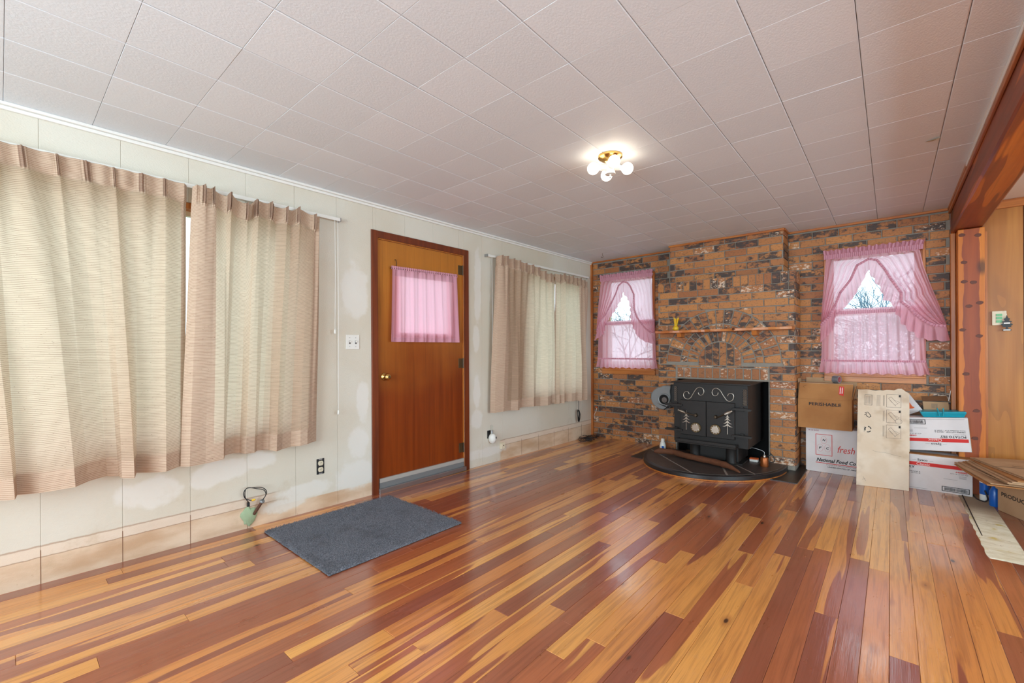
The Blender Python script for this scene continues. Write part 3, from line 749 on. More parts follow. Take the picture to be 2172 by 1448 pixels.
# mantel
mt = thing('mantel_shelf', 'live-edge wooden mantel shelf across the brick arch', 'shelf', (1.85, YF - .01, 1.31))
ms = MB(); n = 40; ed = []
for i in range(n + 1):
    x = 1.195 + i * (2.492 - 1.195) / n
    e = 4.765 + .008 * sin(x * 9) + .004 * sin(x * 31)
    for c0, am in ((1.73, -.018), (1.995, .016)): e -= am * exp(-((x - c0) / .02) ** 2) * 1.4
    ed.append((x, e))
ms.prism([(1.195, YF - .010), (2.492, YF - .010)] + ed[::-1], lambda a, b, d: (a, b, d + (a - 1.195) * .006), 1.312, 1.338)
ms.build('shelf_board', MANTM, mt, bevel=.002)
MB().lathe([(.001, -.006), (.014, -.004), (.016, .004), (.010, .014), (.001, .018)], (2.0, 4.752, 1.333), (0, -1, .1), 12).build('knot', MATS['bark'], mt, smooth=True)
for a in (1.43, 2.165):
    MB().prism([(4.82, 1.3125), (YF - .01, 1.3125), (YF - .01, 1.262), (4.84, 1.268)], lambda p, q, d: (d, p, q + (a - 1.195) * .006), a - .023, a + .023).build('bracket', MANTM, mt, bevel=.002)
# jar
jr = thing('glass_jar', 'small round glass jar of yellow sticks standing on the mantel', 'jar', (1.385, 4.86, 1.342))
MB().lathe([(.020, 1.3395), (.034, 1.350), (.038, 1.372), (.032, 1.396), (.019, 1.410), (.021, 1.418)], (1.385, 4.86, 0)).build('jar_body', GLASS, jr, smooth=True)
MB().lathe([(.018, 1.342), (.030, 1.352), (.032, 1.372), (.020, 1.392), (.001, 1.394)], (1.385, 4.86, 0)).build('contents', MATS['yellow'], jr, smooth=True)
for i in range(9):
    a = i * 2.4; MB().tube([(1.385 + .008 * cos(a), 4.86 + .008 * sin(a), 1.385), (1.392 + .024 * cos(a), 4.86 + .02 * sin(a), 1.478 + .010 * sin(i * 5))], .0055, 6).build('stick', MATS['yellow'], jr)

# hearth
struct(MB().box(1.03, 2.565, 4.49, 4.948, FZ(4.7) - .004, FZ(4.7) + .008).box(2.49, 2.565, 4.949, 5.255, FZ(5) - .004, FZ(5) + .008).box(1.03, 1.15, 4.949, 5.255, FZ(5) - .004, FZ(5) + .008).build('trim_13', MATS['mat']), 'black stone tile strip on the floor around the hearth pad')
hp = thing('hearth_pad', 'half-oval dark slate hearth pad with a black rim under the stove', 'hearth', (1.78, 4.6, FZ(4.7) + .008))
def dcurve(k_=1.0, n_=40):
    cx, cy, a, b = 1.772, 4.84, .655 * k_, .80 * k_
    pts = [(cx + a * cos(pi + pi * i / n_), cy + (b if 1 else 0) * sin(pi + pi * i / n_) * (1 - .08 * cos(pi + pi * i / n_))) for i in range(n_ + 1)]
    return [(max(p[0], 0), p[1]) for p in pts]
base = dcurve() ; hz = FZ(4.7) + .0085
base = base + [(2.427, 4.94), (1.117, 4.94)]
MB().prism(base, lambda a, b, d: (a, b, d), hz, hz + .045, .006).build('rim', MATS['rim'], hp, smooth='auto')
tape = [(p[0], p[1]) for p in dcurve(1.012)]
tp_ = MB()
for i in range(len(tape) - 1):
    a, b = tape[i], tape[i + 1]; mx, my = 1.772, 4.84
    ai = (mx + (a[0] - mx) * .985, my + (a[1] - my) * .985); bi = (mx + (b[0] - mx) * .985, my + (b[1] - my) * .985)
    q = [ai, a, b, bi]; tp_.add([(x, y, FZ(y) + .0015) for x, y in q] + [(x, y, FZ(y) + .012) for x, y in q], [(4, 5, 6, 7), (0, 1, 5, 4), (1, 2, 6, 5), (2, 3, 7, 6), (3, 0, 4, 7)])
tp_.build('wood_edge', TRIMM, hp)
inner = [(1.772 + (p[0] - 1.772) * .955, 4.84 + (p[1] - 4.84) * .955) for p in dcurve()] + [(2.40, 4.925), (1.145, 4.925)]
MB().prism(inner, lambda a, b, d: (a, b, d), hz + .040, hz + .0462).build('grout_bed', MATS['grout'], hp)
def cut(poly, p, q, g=.009):
    nx, ny = -(q[1] - p[1]), q[0] - p[0]; L = math.hypot(nx, ny); nx /= L; ny /= L
    out = []
    for sg in (1, -1):
        r_ = []
        for i in range(len(poly)):
            a, b = poly[i], poly[(i + 1) % len(poly)]
            da = sg * ((a[0] - p[0]) * nx + (a[1] - p[1]) * ny) - g; db = sg * ((b[0] - p[0]) * nx + (b[1] - p[1]) * ny) - g
            if da >= 0: r_.append(a)
            if da * db < 0: t_ = da / (da - db); r_.append((a[0] + (b[0] - a[0]) * t_, a[1] + (b[1] - a[1]) * t_))
        if len(r_) > 2: out.append(r_)
    return out
cells = [inner]
for p, q in (((1.465, 4.424), (1.79, 4.101)), ((2.14, 4.519), (2.314, 4.329))):
    cells = [c2 for c in cells for c2 in cut(c, p, q)]
new = []
for c in cells:
    cxm = sum(p[0] for p in c) / len(c)
    if 1.6 < cxm < 2.15: new += [c3 for c2 in cut(c, (1.4, 4.62), (2.3, 4.60)) for c3 in (cut(c2, (2.022, 4.339), (2.091, 4.173)) if sum(p[1] for p in c2) / len(c2) < 4.6 else [c2])]
    else: new.append(c)
for c in new: MB().prism(c, lambda a, b, d: (a, b, d), hz + .044, hz + .0485, .002).build('slate_stone', MATS['slate'], hp)
HT = hz + .0487

# ================================================================== STOVE
st = thing('wood_stove', 'black cast iron wood stove insert with double doors in the brick opening', 'stove', (1.84, 4.75, HT))
S = MATS['stove']
MB().box(1.497, 2.182, 4.50, 5.10, .205, .797).build('firebox_body', S, st, bevel=.006)
MB().box(1.484, 2.212, 4.455, 5.12, .7985, .812).build('top_plate', S, st, bevel=.003)
MB().box(1.50, 2.18, 4.486, 4.4995, .775, .797).build('top_rail', S, st)
for nm_, a, b in (('door', 1.572, 1.8165), ('door', 1.8205, 2.073)):
    d_ = MB().prism([(a, .284), (b, .284), (b, .628), (a, .628)], lambda p, q, d: (p, 4.499 - d, q), 0, .024, .004).build('door', S, st)
    if a < 1.7:
        lettering('SCHRADER', d_, (1.602, 4.4752, .581), (1, 0, 0), (0, 0, 1), .198, .026, S, bold=.01, off=.0022)
        cx_, hx, px = 1.723, 1.631, 1.725
    else:
        lettering('FIREPLACES', d_, (1.834, 4.4752, .581), (1, 0, 0), (0, 0, 1), .222, .026, S, bold=.01, off=.0022)
        cx_, hx, px = 1.905, 2.013, 1.910
    MB().lathe([(.001, -.0), (.047, 0), (.050, .006), (.047, .014), (.001, .015)], (cx_, 4.474, .366), (0, -1, 0), 28).build('draft_knob', MATS['old_brass'], d_, smooth='auto')
    pts = []
    for i in range(40):
        a_ = 2 * pi * i / 40; rr = .043 if i % 4 == 0 else (.036 if i % 2 else .031); pts.append((cx_ + rr * cos(a_), .366 + rr * sin(a_)))
    MB().prism(pts, lambda p, q, d: (p, 4.459 - d, q), 0, .006, .002).build('knob_face', MATS['nickel'], d_)
    # fir tree ornament
    tr_ = MB(); tz, bz = .530, .334
    tr_.prism([(hx - .0025, bz), (hx + .0025, bz), (hx + .0012, tz), (hx - .0012, tz)], lambda p, q, d: (p, 4.474 - d, q), 0, .008)
    for i, (zt, hw, dp) in enumerate(((.520, .018, .030), (.497, .028, .034), (.466, .037, .034), (.434, .044, .030))):
        for sg in (-1, 1):
            tr_.prism([(hx, zt), (hx + sg * hw * .5, zt - dp * .75), (hx + sg * hw, zt - dp), (hx + sg * hw * .55, zt - dp * .98), (hx, zt - dp * .62)], lambda p, q, d: (p, 4.474 - d, q), 0, .007)
    tr_.build('tree_ornament', MATS['nickel'], d_)
    # handle
    sg = -1 if a < 1.7 else 1
    hb = MB().lathe([(.018, 0), (.018, .016), (.012, .03), (.001, .031)], (px, 4.475, .487), (0, -1, 0), 16)
    e1 = (px + sg * .09, 4.425, .487 + (.022 if sg < 0 else .040)); e2 = (px + sg * .158, 4.415, .487 + (.046 if sg < 0 else .078))
    hb.tube([(px, 4.452, .487), (px + sg * .03, 4.44, .488 + .004), e1, e2], .0055, 8); hnd = hb.build('door_handle', MATS['brown_black'], d_, smooth='auto')
    sp = MB(); v0 = Vector(e1); v1 = Vector(e2) - v0; prof = []
    for i in range(37):
        t_ = i / 36; prof.append((.0085 + .007 * sin(pi * min(1, t_ * 1.15)) + (.0013 if i % 2 else -.0013), t_ * v1.length))
    sp.lathe(prof, v0, v1, 14).build('coil_grip', MATS['nickel'], hnd, smooth='auto')
for z_ in (.578, .328):
    MB().prism([(1.424, -.009), (1.435, -.012), (1.57, -.012), (1.595, -.007), (1.595, .007), (1.57, .011), (1.435, .010), (1.424, .006)], lambda p, q, d: (p, 4.455 - d, q + z_), -.02, .012, .002).build('hinge_arm', S, st)
    MB().prism([(2.052, -.006), (2.075, -.011), (2.21, -.012), (2.222, -.008), (2.222, .007), (2.21, .010), (2.075, .011), (2.052, .007)], lambda p, q, d: (p, 4.455 - d, q + z_), -.02, .012, .002).build('hinge_arm', S, st)
    for a in (2.12, 1.51): MB().box(a, a + .03, 4.475, 4.4995, z_ - .02, z_ + .02).build('hinge_lug', S, st)
# ash shelf
MB().box(1.545, 2.10, 4.395, 4.4995, .212, .224).box(1.545, 2.10, 4.395, 4.403, .2245, .252).box(1.545, 1.553, 4.4035, 4.4995, .2245, .245).box(2.092, 2.10, 4.4035, 4.4995, .2245, .245).build('ash_shelf', S, st, bevel=.003)
MB().box(1.60, 2.06, 4.66, 5.04, HT + .013, .2045).build('pedestal', S, st, bevel=.004)
MB().box(1.54, 2.10, 4.62, 4.93, HT + .0005, HT + .0125).build('base_plate', S, st, bevel=.002)
for a in (1.66, 2.0): MB().lathe([(.05, HT + .013), (.045, .06), (.045, .17), (.06, .2045)], (a, 4.63, 0), n=20).build('leg', S, st, smooth='auto')
# scrolls
def smooth_path(pts, n_=10):
    out = []
    for i in range(len(pts) - 1):
        p0, p1, p2, p3 = (Vector(pts[max(i - 1, 0)]), Vector(pts[i]), Vector(pts[i + 1]), Vector(pts[min(i + 2, len(pts) - 1)]))
        for j in range(n_):
            t_ = j / n_; out.append(.5 * ((2 * p1) + (-p0 + p2) * t_ + (2 * p0 - 5 * p1 + 4 * p2 - p3) * t_ ** 2 + (-p0 + 3 * p1 - 3 * p2 + p3) * t_ ** 3))
    out.append(Vector(pts[-1])); return out
sc1 = [(1.652, .689), (1.643, .708), (1.623, .713), (1.603, .70), (1.596, .671), (1.612, .645), (1.64, .638), (1.665, .652), (1.68, .676), (1.705, .72), (1.72, .742), (1.738, .757), (1.759, .762), (1.783, .75), (1.793, .723), (1.785, .697), (1.765, .684), (1.747, .69), (1.740, .709)]
MB().tube([(p[0], 4.494, p[1]) for p in [(v.x, v.y) for v in smooth_path([(a, b, 0) for a, b in sc1], 5)]], .0035, 8).build('scroll_ornament', MATS['nickel'], st, smooth=True)
sc2 = [(1.925, .72), (1.918, .698), (1.895, .687), (1.875, .698), (1.869, .722), (1.882, .75), (1.906, .761), (1.93, .752), (1.949, .732), (1.967, .70), (1.985, .673), (2.003, .650), (2.026, .642), (2.052, .658), (2.062, .689), (2.056, .71), (2.037, .718), (2.018, .712), (2.008, .691)]
MB().tube([(v.x, 4.494, v.y) for v in smooth_path([(a, b, 0) for a, b in sc2], 5)], .0035, 8).build('scroll_ornament', MATS['nickel'], st, smooth=True)
for a, b, z0, z1 in ((1.503, 1.531, .607, .760), (2.142, 2.174, .612, .762)):
    MB().box(a - .002, b + .002, 4.4965, 4.4995, z0, z1).build('vent_back', MATS['soot'], st)
    lt = MB(); nn = 7; w_ = b - a; hh = (z1 - z0) / nn
    for i in range(nn):
        for j in range(2):
            xa = a + j * w_ / 2
            for (p, q) in (((xa, z0 + i * hh), (xa + w_ / 2, z0 + (i + 1) * hh)), ((xa, z0 + (i + 1) * hh), (xa + w_ / 2, z0 + i * hh))):
                lt.tube([(p[0], 4.494, p[1]), (q[0], 4.494, q[1])], .0016, 4)
    lt.build('vent_grille', MATS['nickel'], st)
# side blower
bl = MB(); cxb, czb = 1.334, .603
pts = [(1.418, .75), (1.335, .748)] + [(cxb + .135 * cos(a_), czb + .122 * sin(a_) + .012) for a_ in [pi * .55 + i * (pi * 1.15) / 22 for i in range(23)]] + [(1.40, .508), (1.418, .54)]
bl.prism(pts, lambda p, q, d: (p, 4.62 + d, q), .11, 0, .006)
blo = bl.build('blower', MATS['grey_paint'], st)
MB().lathe([(.066, 0), (.064, .006), (.056, .008), (.052, .001), (.001, .0005)], (1.345, 4.619, .603), (0, -1, 0), 32).build('inlet_ring', MATS['grey_paint'], blo, smooth=True)
MB().lathe([(.050, .001), (.050, .003), (.001, .0035)], (1.345, 4.618, .603), (0, -1, 0), 28).build('inlet', MATS['soot'], blo)  # flat dark disc stands in for the shaded inlet hole
MB().lathe([(.030, .003), (.028, .008), (.012, .010), (.008, .014), (.001, .015)], (1.352, 4.618, .598), (0, -1, 0), 20).build('motor', MATS['grey_ink'], blo, smooth='auto')
MB().box(1.4185, 1.4965, 4.60, 4.72, .53, .765).build('blower_bracket', MATS['black'], st, bevel=.004)
MB().tube(smooth_path([(1.44, 4.59, .77), (1.425, 4.585, .70), (1.43, 4.585, .62), (1.40, 4.585, .54), (1.36, 4.585, .50), (1.45, 4.59, .56), (1.468, 4.585, .50), (1.455, 4.585, .44), (1.475, 4.59, .43)], 6), .004, 6).build('power_cord', MATS['black'], st, smooth=True)

# hearth items
lg = MB(); path = smooth_path([(1.272, 4.53, HT + .03), (1.33, 4.575, HT + .036), (1.45, 4.60, HT + .036), (1.58, 4.545, HT + .035), (1.73, 4.50, HT + .035), (1.9, 4.455, HT + .035), (2.02, 4.40, HT + .034), (2.10, 4.35, HT + .022), (2.155, 4.315, HT + .010)], 6)
lg.tube(path, [(.012 + .020 * min(1, i / 5)) if i < 6 else (.030 if i < 34 else max(.006, .030 - .024 * (i - 34) / 14)) * (1 + .07 * sin(i * 1.3)) for i in range(len(path))], 12)
tag(lg.build('driftwood_branch', MATS['bark'], smooth=True), 'curved brown bark-covered branch lying on the hearth pad', 'branch')
bt = thing('white_bottle', 'small white squeeze bottle standing at the left end of the hearth', 'bottle', (1.262, 4.79, HT))
MB().lathe([(.030, HT + .0003), (.033, HT + .012), (.033, HT + .05), (.026, HT + .085), (.020, HT + .092)], (1.262, 4.79, 0)).build('bottle_body', MATS['white'], bt, smooth='auto')
MB().lathe([(.021, HT + .0925), (.019, HT + .122), (.014, HT + .128), (.001, HT + .129)], (1.262, 4.79, 0)).build('cap', MATS['white'], bt, smooth='auto')
MB().box(1.262, 1.287, 4.7565, 4.7575, HT + .022, HT + .05).build('printed_label', MATS['blue'], bt)
mb_ = thing('matchbox', 'small orange and white cardboard box lying behind the oil can', 'box', (2.17, 4.92, HT))
MB().box(2.115, 2.185, 4.85, 4.90, HT + .0003, HT + .022).build('box_body', MATS['white'], mb_, bevel=.001)
MB().box(2.114, 2.186, 4.849, 4.901, HT + .0222, HT + .034).build('lid', MATS['orange'], mb_)
oc_ = thing('oil_can', 'small copper oil can with a long bent spout on the hearth', 'oil can', (2.268, 4.73, HT))
MB().lathe([(.034, HT + .0003), (.035, HT + .004), (.034, HT + .078), (.030, HT + .086), (.001, HT + .088)], (2.268, 4.73, 0)).build('can_body', MATS['copper'], oc_, smooth='auto')
MB().lathe([(.014, HT + .0885), (.014, HT + .104), (.007, HT + .110), (.001, HT + .111)], (2.268, 4.73, 0), n=14).build('neck', MATS['nickel'], oc_, smooth='auto')
MB().tube(smooth_path([(2.268, 4.73, HT + .108), (2.266, 4.73, HT + .135), (2.235, 4.73, HT + .15), (2.17, 4.73, HT + .162), (2.145, 4.73, HT + .150)], 5), .0028, 8).build('spout', MATS['steel'], oc_, smooth=True)
MB().tube(smooth_path([(2.282, 4.73, HT + .095), (2.325, 4.73, HT + .12), (2.315, 4.73, HT + .135), (2.345, 4.73, HT + .10), (2.35, 4.73, HT + .06), (2.33, 4.73, HT + .048), (2.303, 4.73, HT + .055)], 5), .004, 8).build('handle', MATS['black'], oc_, smooth=True)

# ================================================================== LIGHT FIXTURE
lf = thing('ceiling_light', 'brass ceiling light with four bare globe bulbs', 'ceiling light', (1.887, 2.437, H))
MB().lathe([(.001, 0), (.073, -.0008), (.072, -.012), (.058, -.022), (.035, -.030), (.026, -.034), (.001, -.035)], (1.887, 2.437, H - .001), n=40).build('canopy', MATS['brass'], lf, smooth='auto')
MB().lathe([(.022, -.035), (.026, -.05), (.024, -.085), (.031, -.11), (.031, -.114), (.006, -.116), (.004, -.13), (.007, -.134), (.001, -.137)], (1.887, 2.437, H), n=28).build('stem', MATS['white'], lf, smooth='auto')
for k in range(4):
    a_ = YAW + k * pi / 2; d_ = Vector((cos(a_), sin(a_), -.12)).normalized(); c_ = Vector((1.887, 2.437, H - .066))
    so = MB().lathe([(.015, .018), (.019, .024), (.019, .058), (.015, .060)], c_, d_, 20).build('socket', MATS['white'], lf, smooth='auto')
    pr = [(.012, .060), (.014, .070)] + [(.0355 * sin(t_), .105 - .0355 * cos(t_)) for t_ in [pi * (i + 3) / 16 for i in range(14)]]
    MB().lathe(pr, c_, d_, 24).build('bulb', BULB, so, smooth=True)
hk = tag(MB().tube(smooth_path([(.494, 4.846, H), (.494, 4.846, H - .02), (.50, 4.85, H - .045), (.487, 4.84, H - .055), (.48, 4.836, H - .04)], 4), .003, 6).build('ceiling_hook', MATS['old_brass'], smooth=True), 'small brass plant hook screwed into the ceiling near the left corner', 'hook')

# ================================================================== FRONT DOOR
struct(MB(LW).prism([(1.938, -.02), (1.988, -.02), (1.988, 2.058), (2.936, 2.058), (2.936, -.02), (2.985, -.02), (2.985, 2.110), (1.938, 2.110)], lambda p, q, d: (p, d, q), .0008, .018, .004)
       .build('trim_14', CASEM), 'red brown door casing')
struct(MB(LW).box(1.9885, 2.0, -.125, .0, -.03, 2.057).box(2.922, 2.9345, -.125, .0, -.03, 2.057).box(2.0, 2.922, -.125, .0, 2.046, 2.057).build('trim_15', TRIMM), 'door jamb')
dr = struct(thing('door_1', 'varnished flush wooden door with a curtained window', 'door', LW(2.46, -.03, 0))); del dr['category']
DZ0, DZ1, A0, A1, W0, W1, WZ0, WZ1 = .052, 2.044, 2.003, 2.919, 2.18, 2.775, 1.27, 1.835
dm = MB(LW)
dm.box(A0, W0, -.05, -.008, DZ0, DZ1).box(W1, A1, -.05, -.008, DZ0, DZ1).box(W0, W1, -.05, -.008, DZ0, WZ0).box(W0, W1, -.05, -.008, WZ1, DZ1)
bm = bmesh.new(); me = dm.mesh('door_slab'); bm.from_mesh(me); bmesh.ops.remove_doubles(bm, verts=bm.verts, dist=1e-5); bm.to_mesh(me); bm.free()
link('door_slab', me, DOORM, dr)
dwm = MB(LW)
q = .022
dwm.box(W0 + .0005, W0 + q, -.046, -.004, WZ0 + .0005, WZ1 - .0005).box(W1 - q, W1 - .0005, -.046, -.004, WZ0 + .0005, WZ1 - .0005).box(W0 + q, W1 - q, -.046, -.004, WZ1 - q, WZ1 - .0005).box(W0 + q, W1 - q, -.046, -.004, WZ0 + .0005, WZ0 + q).build('glazing_frame', MATS['ivory'], dr)
MB(LW).box(W0 + q, W1 - q, -.03, -.027, WZ0 + q, WZ1 - q).build('pane', GLASS, dr)
area('portal_door', tuple(LW(2.48, -.14, 1.55)), (1, 0, 0), .62, .6, portal=True)
kc = LW(2.062, -.008, .925)
kb = MB().lathe([(.001, 0), (.033, 0), (.031, .006), (.014, .010), (.011, .022), (.013, .030), (.026, .040), (.029, .052), (.024, .064), (.011, .069), (.001, .070)], kc, NORV, 28).build('door_knob', MATS['brass'], dr, smooth=True)
MB().lathe([(.011, .0692), (.010, .073), (.001, .073)], kc, NORV, 16).build('keyhole', MATS['old_brass'], kb)
for z_ in (.20, 1.014, 1.909):
    hg = MB(LW).box(2.868, 2.9175, -.0078, -.004, z_ - .045, z_ + .045).build('hinge', MATS['old_brass'], dr, bevel=.001)
    MB(LW).tube([(2.922, .0005, z_ - .047), (2.922, .0005, z_ + .047)], .006, 8).build('hinge_pin', MATS['brown_black'], hg)
sw = MB(LW).box(2.003, 2.919, -.0075, .010, .064, .098)
o = sw.build('door_sweep', MATS['alu'], dr, bevel=.002)
MB(LW).box(2.003, 2.919, -.004, .008, .0205, .0635).build('sweep_seal', MATS['grey_paint'], o)
struct(MB(LW).box(1.99, 2.933, -.12, .03, -.02, .020).build('trim_16', MATS['steel'], bevel=.003), 'metal door threshold')
# coat hook and rod bracket on the door
MB(LW).tube(smooth_path([(2.165, -.006, 1.90), (2.165, .012, 1.895), (2.165, .02, 1.86), (2.165, .012, 1.845)], 4), .003, 6).build('curtain_hook', MATS['brown_black'], dr)

# ================================================================== CLOTH
def cloth_obj(name, fn, nu, nv, mat, parent=None, thick=None, uvs=None, solid=0):
    vs = [fn(i / nu, j / nv) for j in range(nv + 1) for i in range(nu + 1)]
    fs = [(j * (nu + 1) + i, j * (nu + 1) + i + 1, (j + 1) * (nu + 1) + i + 1, (j + 1) * (nu + 1) + i) for j in range(nv) for i in range(nu)]
    me = bpy.data.meshes.new(name); me.from_pydata([tuple(v) for v in vs], [], fs)
    uvl = me.uv_layers.new(name='uv'); U = uvs or (lambda u, v: (u, v))
    co = [U(i / nu, j / nv) for j in range(nv + 1) for i in range(nu + 1)]
    uvl.data.foreach_set('uv', [c for l in me.loops for c in co[l.vertex_index]])
    at = me.attributes.new('thick', 'FLOAT', 'POINT')
    at.data.foreach_set('value', [thick(i / nu, j / nv) if thick else 0.0 for j in range(nv + 1) for i in range(nu + 1)])
    me.polygons.foreach_set('use_smooth', [True] * len(me.polygons))
    return link(name, me, mat, parent)

def interp(tab, x):
    if x <= tab[0][0]: return tab[0][1:]
    for a, b in zip(tab, tab[1:]):
        if x <= b[0]:
            t_ = (x - a[0]) / (b[0] - a[0] + 1e-9); t_ = t_ * t_ * (3 - 2 * t_) * .6 + t_ * .4
            return tuple(p + (q - p) * t_ for p, q in zip(a[1:], b[1:]))
    return tab[-1][1:]
def param(pts):          # evenly spread table of u over a list of points, by plan length
    L = [0]
    for a, b in zip(pts, pts[1:]): L.append(L[-1] + math.hypot(b[0] - a[0], (b[1] - a[1])) + .001)
    return [(l / L[-1],) + tuple(p) for l, p in zip(L, pts)], L[-1]

def drape(name, label, bot, top, zb, pleats, nu, group=None, seed=1, thick_l=.03, thick_r=.03, hem=.10, pa=.034, rise=.006):
    """bot: (along, off wall) of the hem; top: (along, off, z) of the heading; pleats: along-positions of the pinch pleats"""
    bt_, Lb = param(bot); tt_ = [((p[0] - top[0][0]) / (top[-1][0] - top[0][0]),) + tuple(p) for p in top]
    s0, s1 = top[0][0], top[-1][0]; pu = [(p - s0) / (s1 - s0) for p in pleats]; rg = random.Random(seed)
    ph = [rg.uniform(0, 6) for _ in range(6)]
    # pair each pleat with the nearest ridge of the hem
    def fn(u, v):
        bs, bd = interp(bt_, u); ts, td, tz = interp(tt_, u)
        w = v ** 1.15
        hd = max(0.0, min(1.0, (v - .935) / .02))
        bump = 0; pin = 0
        for p in pu:
            x_ = (u - p) * (s1 - s0)
            wd = .011 + .05 * (1 - v) + (.0 if hd > 0 else .012)
            g = exp(-(x_ / wd) ** 2)
            bump += g * ((pa * (.72 + .28 * cos(2 * pi * x_ / .0105))) if hd else .030 + .016 * (1 - v)); pin += g
        th = td + bump * (1 if hd else .8) + (.012 * sin(ts * 23 + ph[0]) + .007 * sin(ts * 47 + ph[1])) * (1 - hd) * .8
        if hd: th += .006 * sin(ts * 70 + ph[2])
        s_ = bs * (1 - w) + ts * w
        d_ = bd * (1 - w) + th * w + .008 * sin(v * 5 + ts * 9 + ph[3]) * v * (1 - v) * 4
        z_ = zb + (tz - zb) * v + (.006 * sin(bs * 14 + ph[4]) * (1 - v) ** 4)
        if hd: z_ += rise * pin
        return LW(s_, max(d_, .022), z_)
    Ht = top[0][2] - zb; Wc = Lb * 1.15
    def thick(u, v):
        a = 1.0 if v * Ht < hem else 0
        b = 1.0 if (1 - v) * Ht < .105 else 0
        c = 1.0 if (u * Wc < thick_l or (1 - u) * Wc < thick_r) else 0
        if b:
            for p in pu:
                if abs(u - p) * (s1 - s0) < .009: return 2.2
        return min(1, a + b * .9 + c)
    o = cloth_obj(name, fn, nu, 130, DRAPE, None, thick, lambda u, v: (u * Wc, v * Ht))
    return tag(o, label, 'curtain', group)

hemA = [(-1.25, .10), (-1.12, .17), (-1.0, .07), (-.86, .16), (-.72, .06), (-.6, .18), (-.5, .09), (-.36, .17), (-.22, .08), (-.10, .16), (-.002, .185), (.045, .215), (.052, .118), (.12, .165), (.238, .208), (.287, .135), (.366, .062), (.405, .10), (.412, .165), (.457, .199), (.484, .06), (.53, .11), (.593, .172), (.66, .12), (.70, .075)]
topA = [(-1.27, .07, 2.117), (-.5, .068, 2.116), (.0, .066, 2.116), (.19, .064, 2.115), (.4, .066, 2.114), (.6, .07, 2.113), (.70, .075, 2.112), (.716, .05, 2.108)]
drape('long_curtain', 'beige slub pleated curtain at the far left of the long window', hemA, topA, .488,
      [-1.14, -1.03, -.92, -.81, -.70, -.59, -.48, -.37, -.26, -.15, -.04, .075, .185, .292, .394, .508, .612], 1100, 'beige curtains of the long window', 3, thick_r=.05, pa=.018, rise=.001)
hemB = [(.665, .13), (.70, .165), (.78, .15), (.872, .148), (.905, .05), (.955, .035), (.985, .05), (.998, .118), (1.051, .110), (1.085, .045), (1.118, .035), (1.150, .06), (1.172, .140), (1.22, .10), (1.285, .078), (1.33, .12), (1.378, .12), (1.42, .09), (1.463, .065)]
topB = [(.735, .09, 2.098), (.755, .11, 2.113), (.80, .10, 2.108), (.842, .085, 2.112), (.905, .10, 2.080), (.925, .13, 2.10), (.965, .10, 2.077), (1.02, .10, 2.055), (1.06, .08, 2.088), (1.085, .09, 2.103), (1.158, .07, 2.108), (1.20, .07, 2.095), (1.267, .075, 2.098), (1.30, .07, 2.094), (1.342, .09, 2.113), (1.40, .09, 2.098), (1.452, .085, 2.085), (1.478, .11, 2.088), (1.50, .06, 2.070)]
drape('long_curtain', 'beige slub pleated curtain sagging from its rod, beside the cords left of the door', hemB, topB, .495,
      [.79, .842, .915, 1.015, 1.072, 1.17, 1.262, 1.335, 1.445], 700, 'beige curtains of the long window', 8, thick_l=.20, thick_r=.10, pa=.040, rise=.012)
hemC = [(3.24, .05), (3.26, .10), (3.36, .125), (3.50, .10), (3.58, .13), (3.62, .115), (3.66, .05), (3.74, .04), (3.80, .075), (3.86, .12), (3.95, .07), (4.03, .075), (4.10, .135), (4.17, .12), (4.24, .09), (4.29, .10)]
topC = [(3.300, .085, 2.085), (3.349, .085, 2.108), (3.435, .085, 2.115), (3.509, .085, 2.100), (3.6, .085, 2.105), (3.709, .085, 2.092), (3.822, .085, 2.080), (3.922, .085, 2.084), (4.025, .09, 2.048), (4.16, .10, 2.02), (4.26, .10, 2.022), (4.305, .09, 2.05)]
drape('short_curtain', 'beige slub pleated curtain hanging just right of the front door', hemC, topC, .505,
      [3.38, 3.46, 3.56, 3.66, 3.77, 3.88, 3.98, 4.09, 4.2], 560, 'beige curtains by the corner', 5, thick_l=.26, thick_r=.02)
hemD = [(4.315, .06), (4.335, .13), (4.37, .06), (4.42, .14), (4.50, .06), (4.56, .15), (4.63, .16), (4.68, .10), (4.76, .17), (4.82, .10), (4.90, .16), (4.96, .08)]
topD = [(4.33, .08, 2.05), (4.40, .085, 2.04), (4.433, .085, 2.032), (4.493, .085, 2.062), (4.58, .085, 2.048), (4.677, .085, 2.055), (4.76, .085, 2.04), (4.849, .085, 2.05), (4.94, .085, 2.03), (5.03, .09, 2.023)]
drape('short_curtain', 'beige slub pleated curtain beside the brick corner', hemD, topD, .50,
      [4.40, 4.49, 4.58, 4.67, 4.76, 4.85, 4.94], 480, 'beige curtains by the corner', 6, thick_l=.03, thick_r=.35)

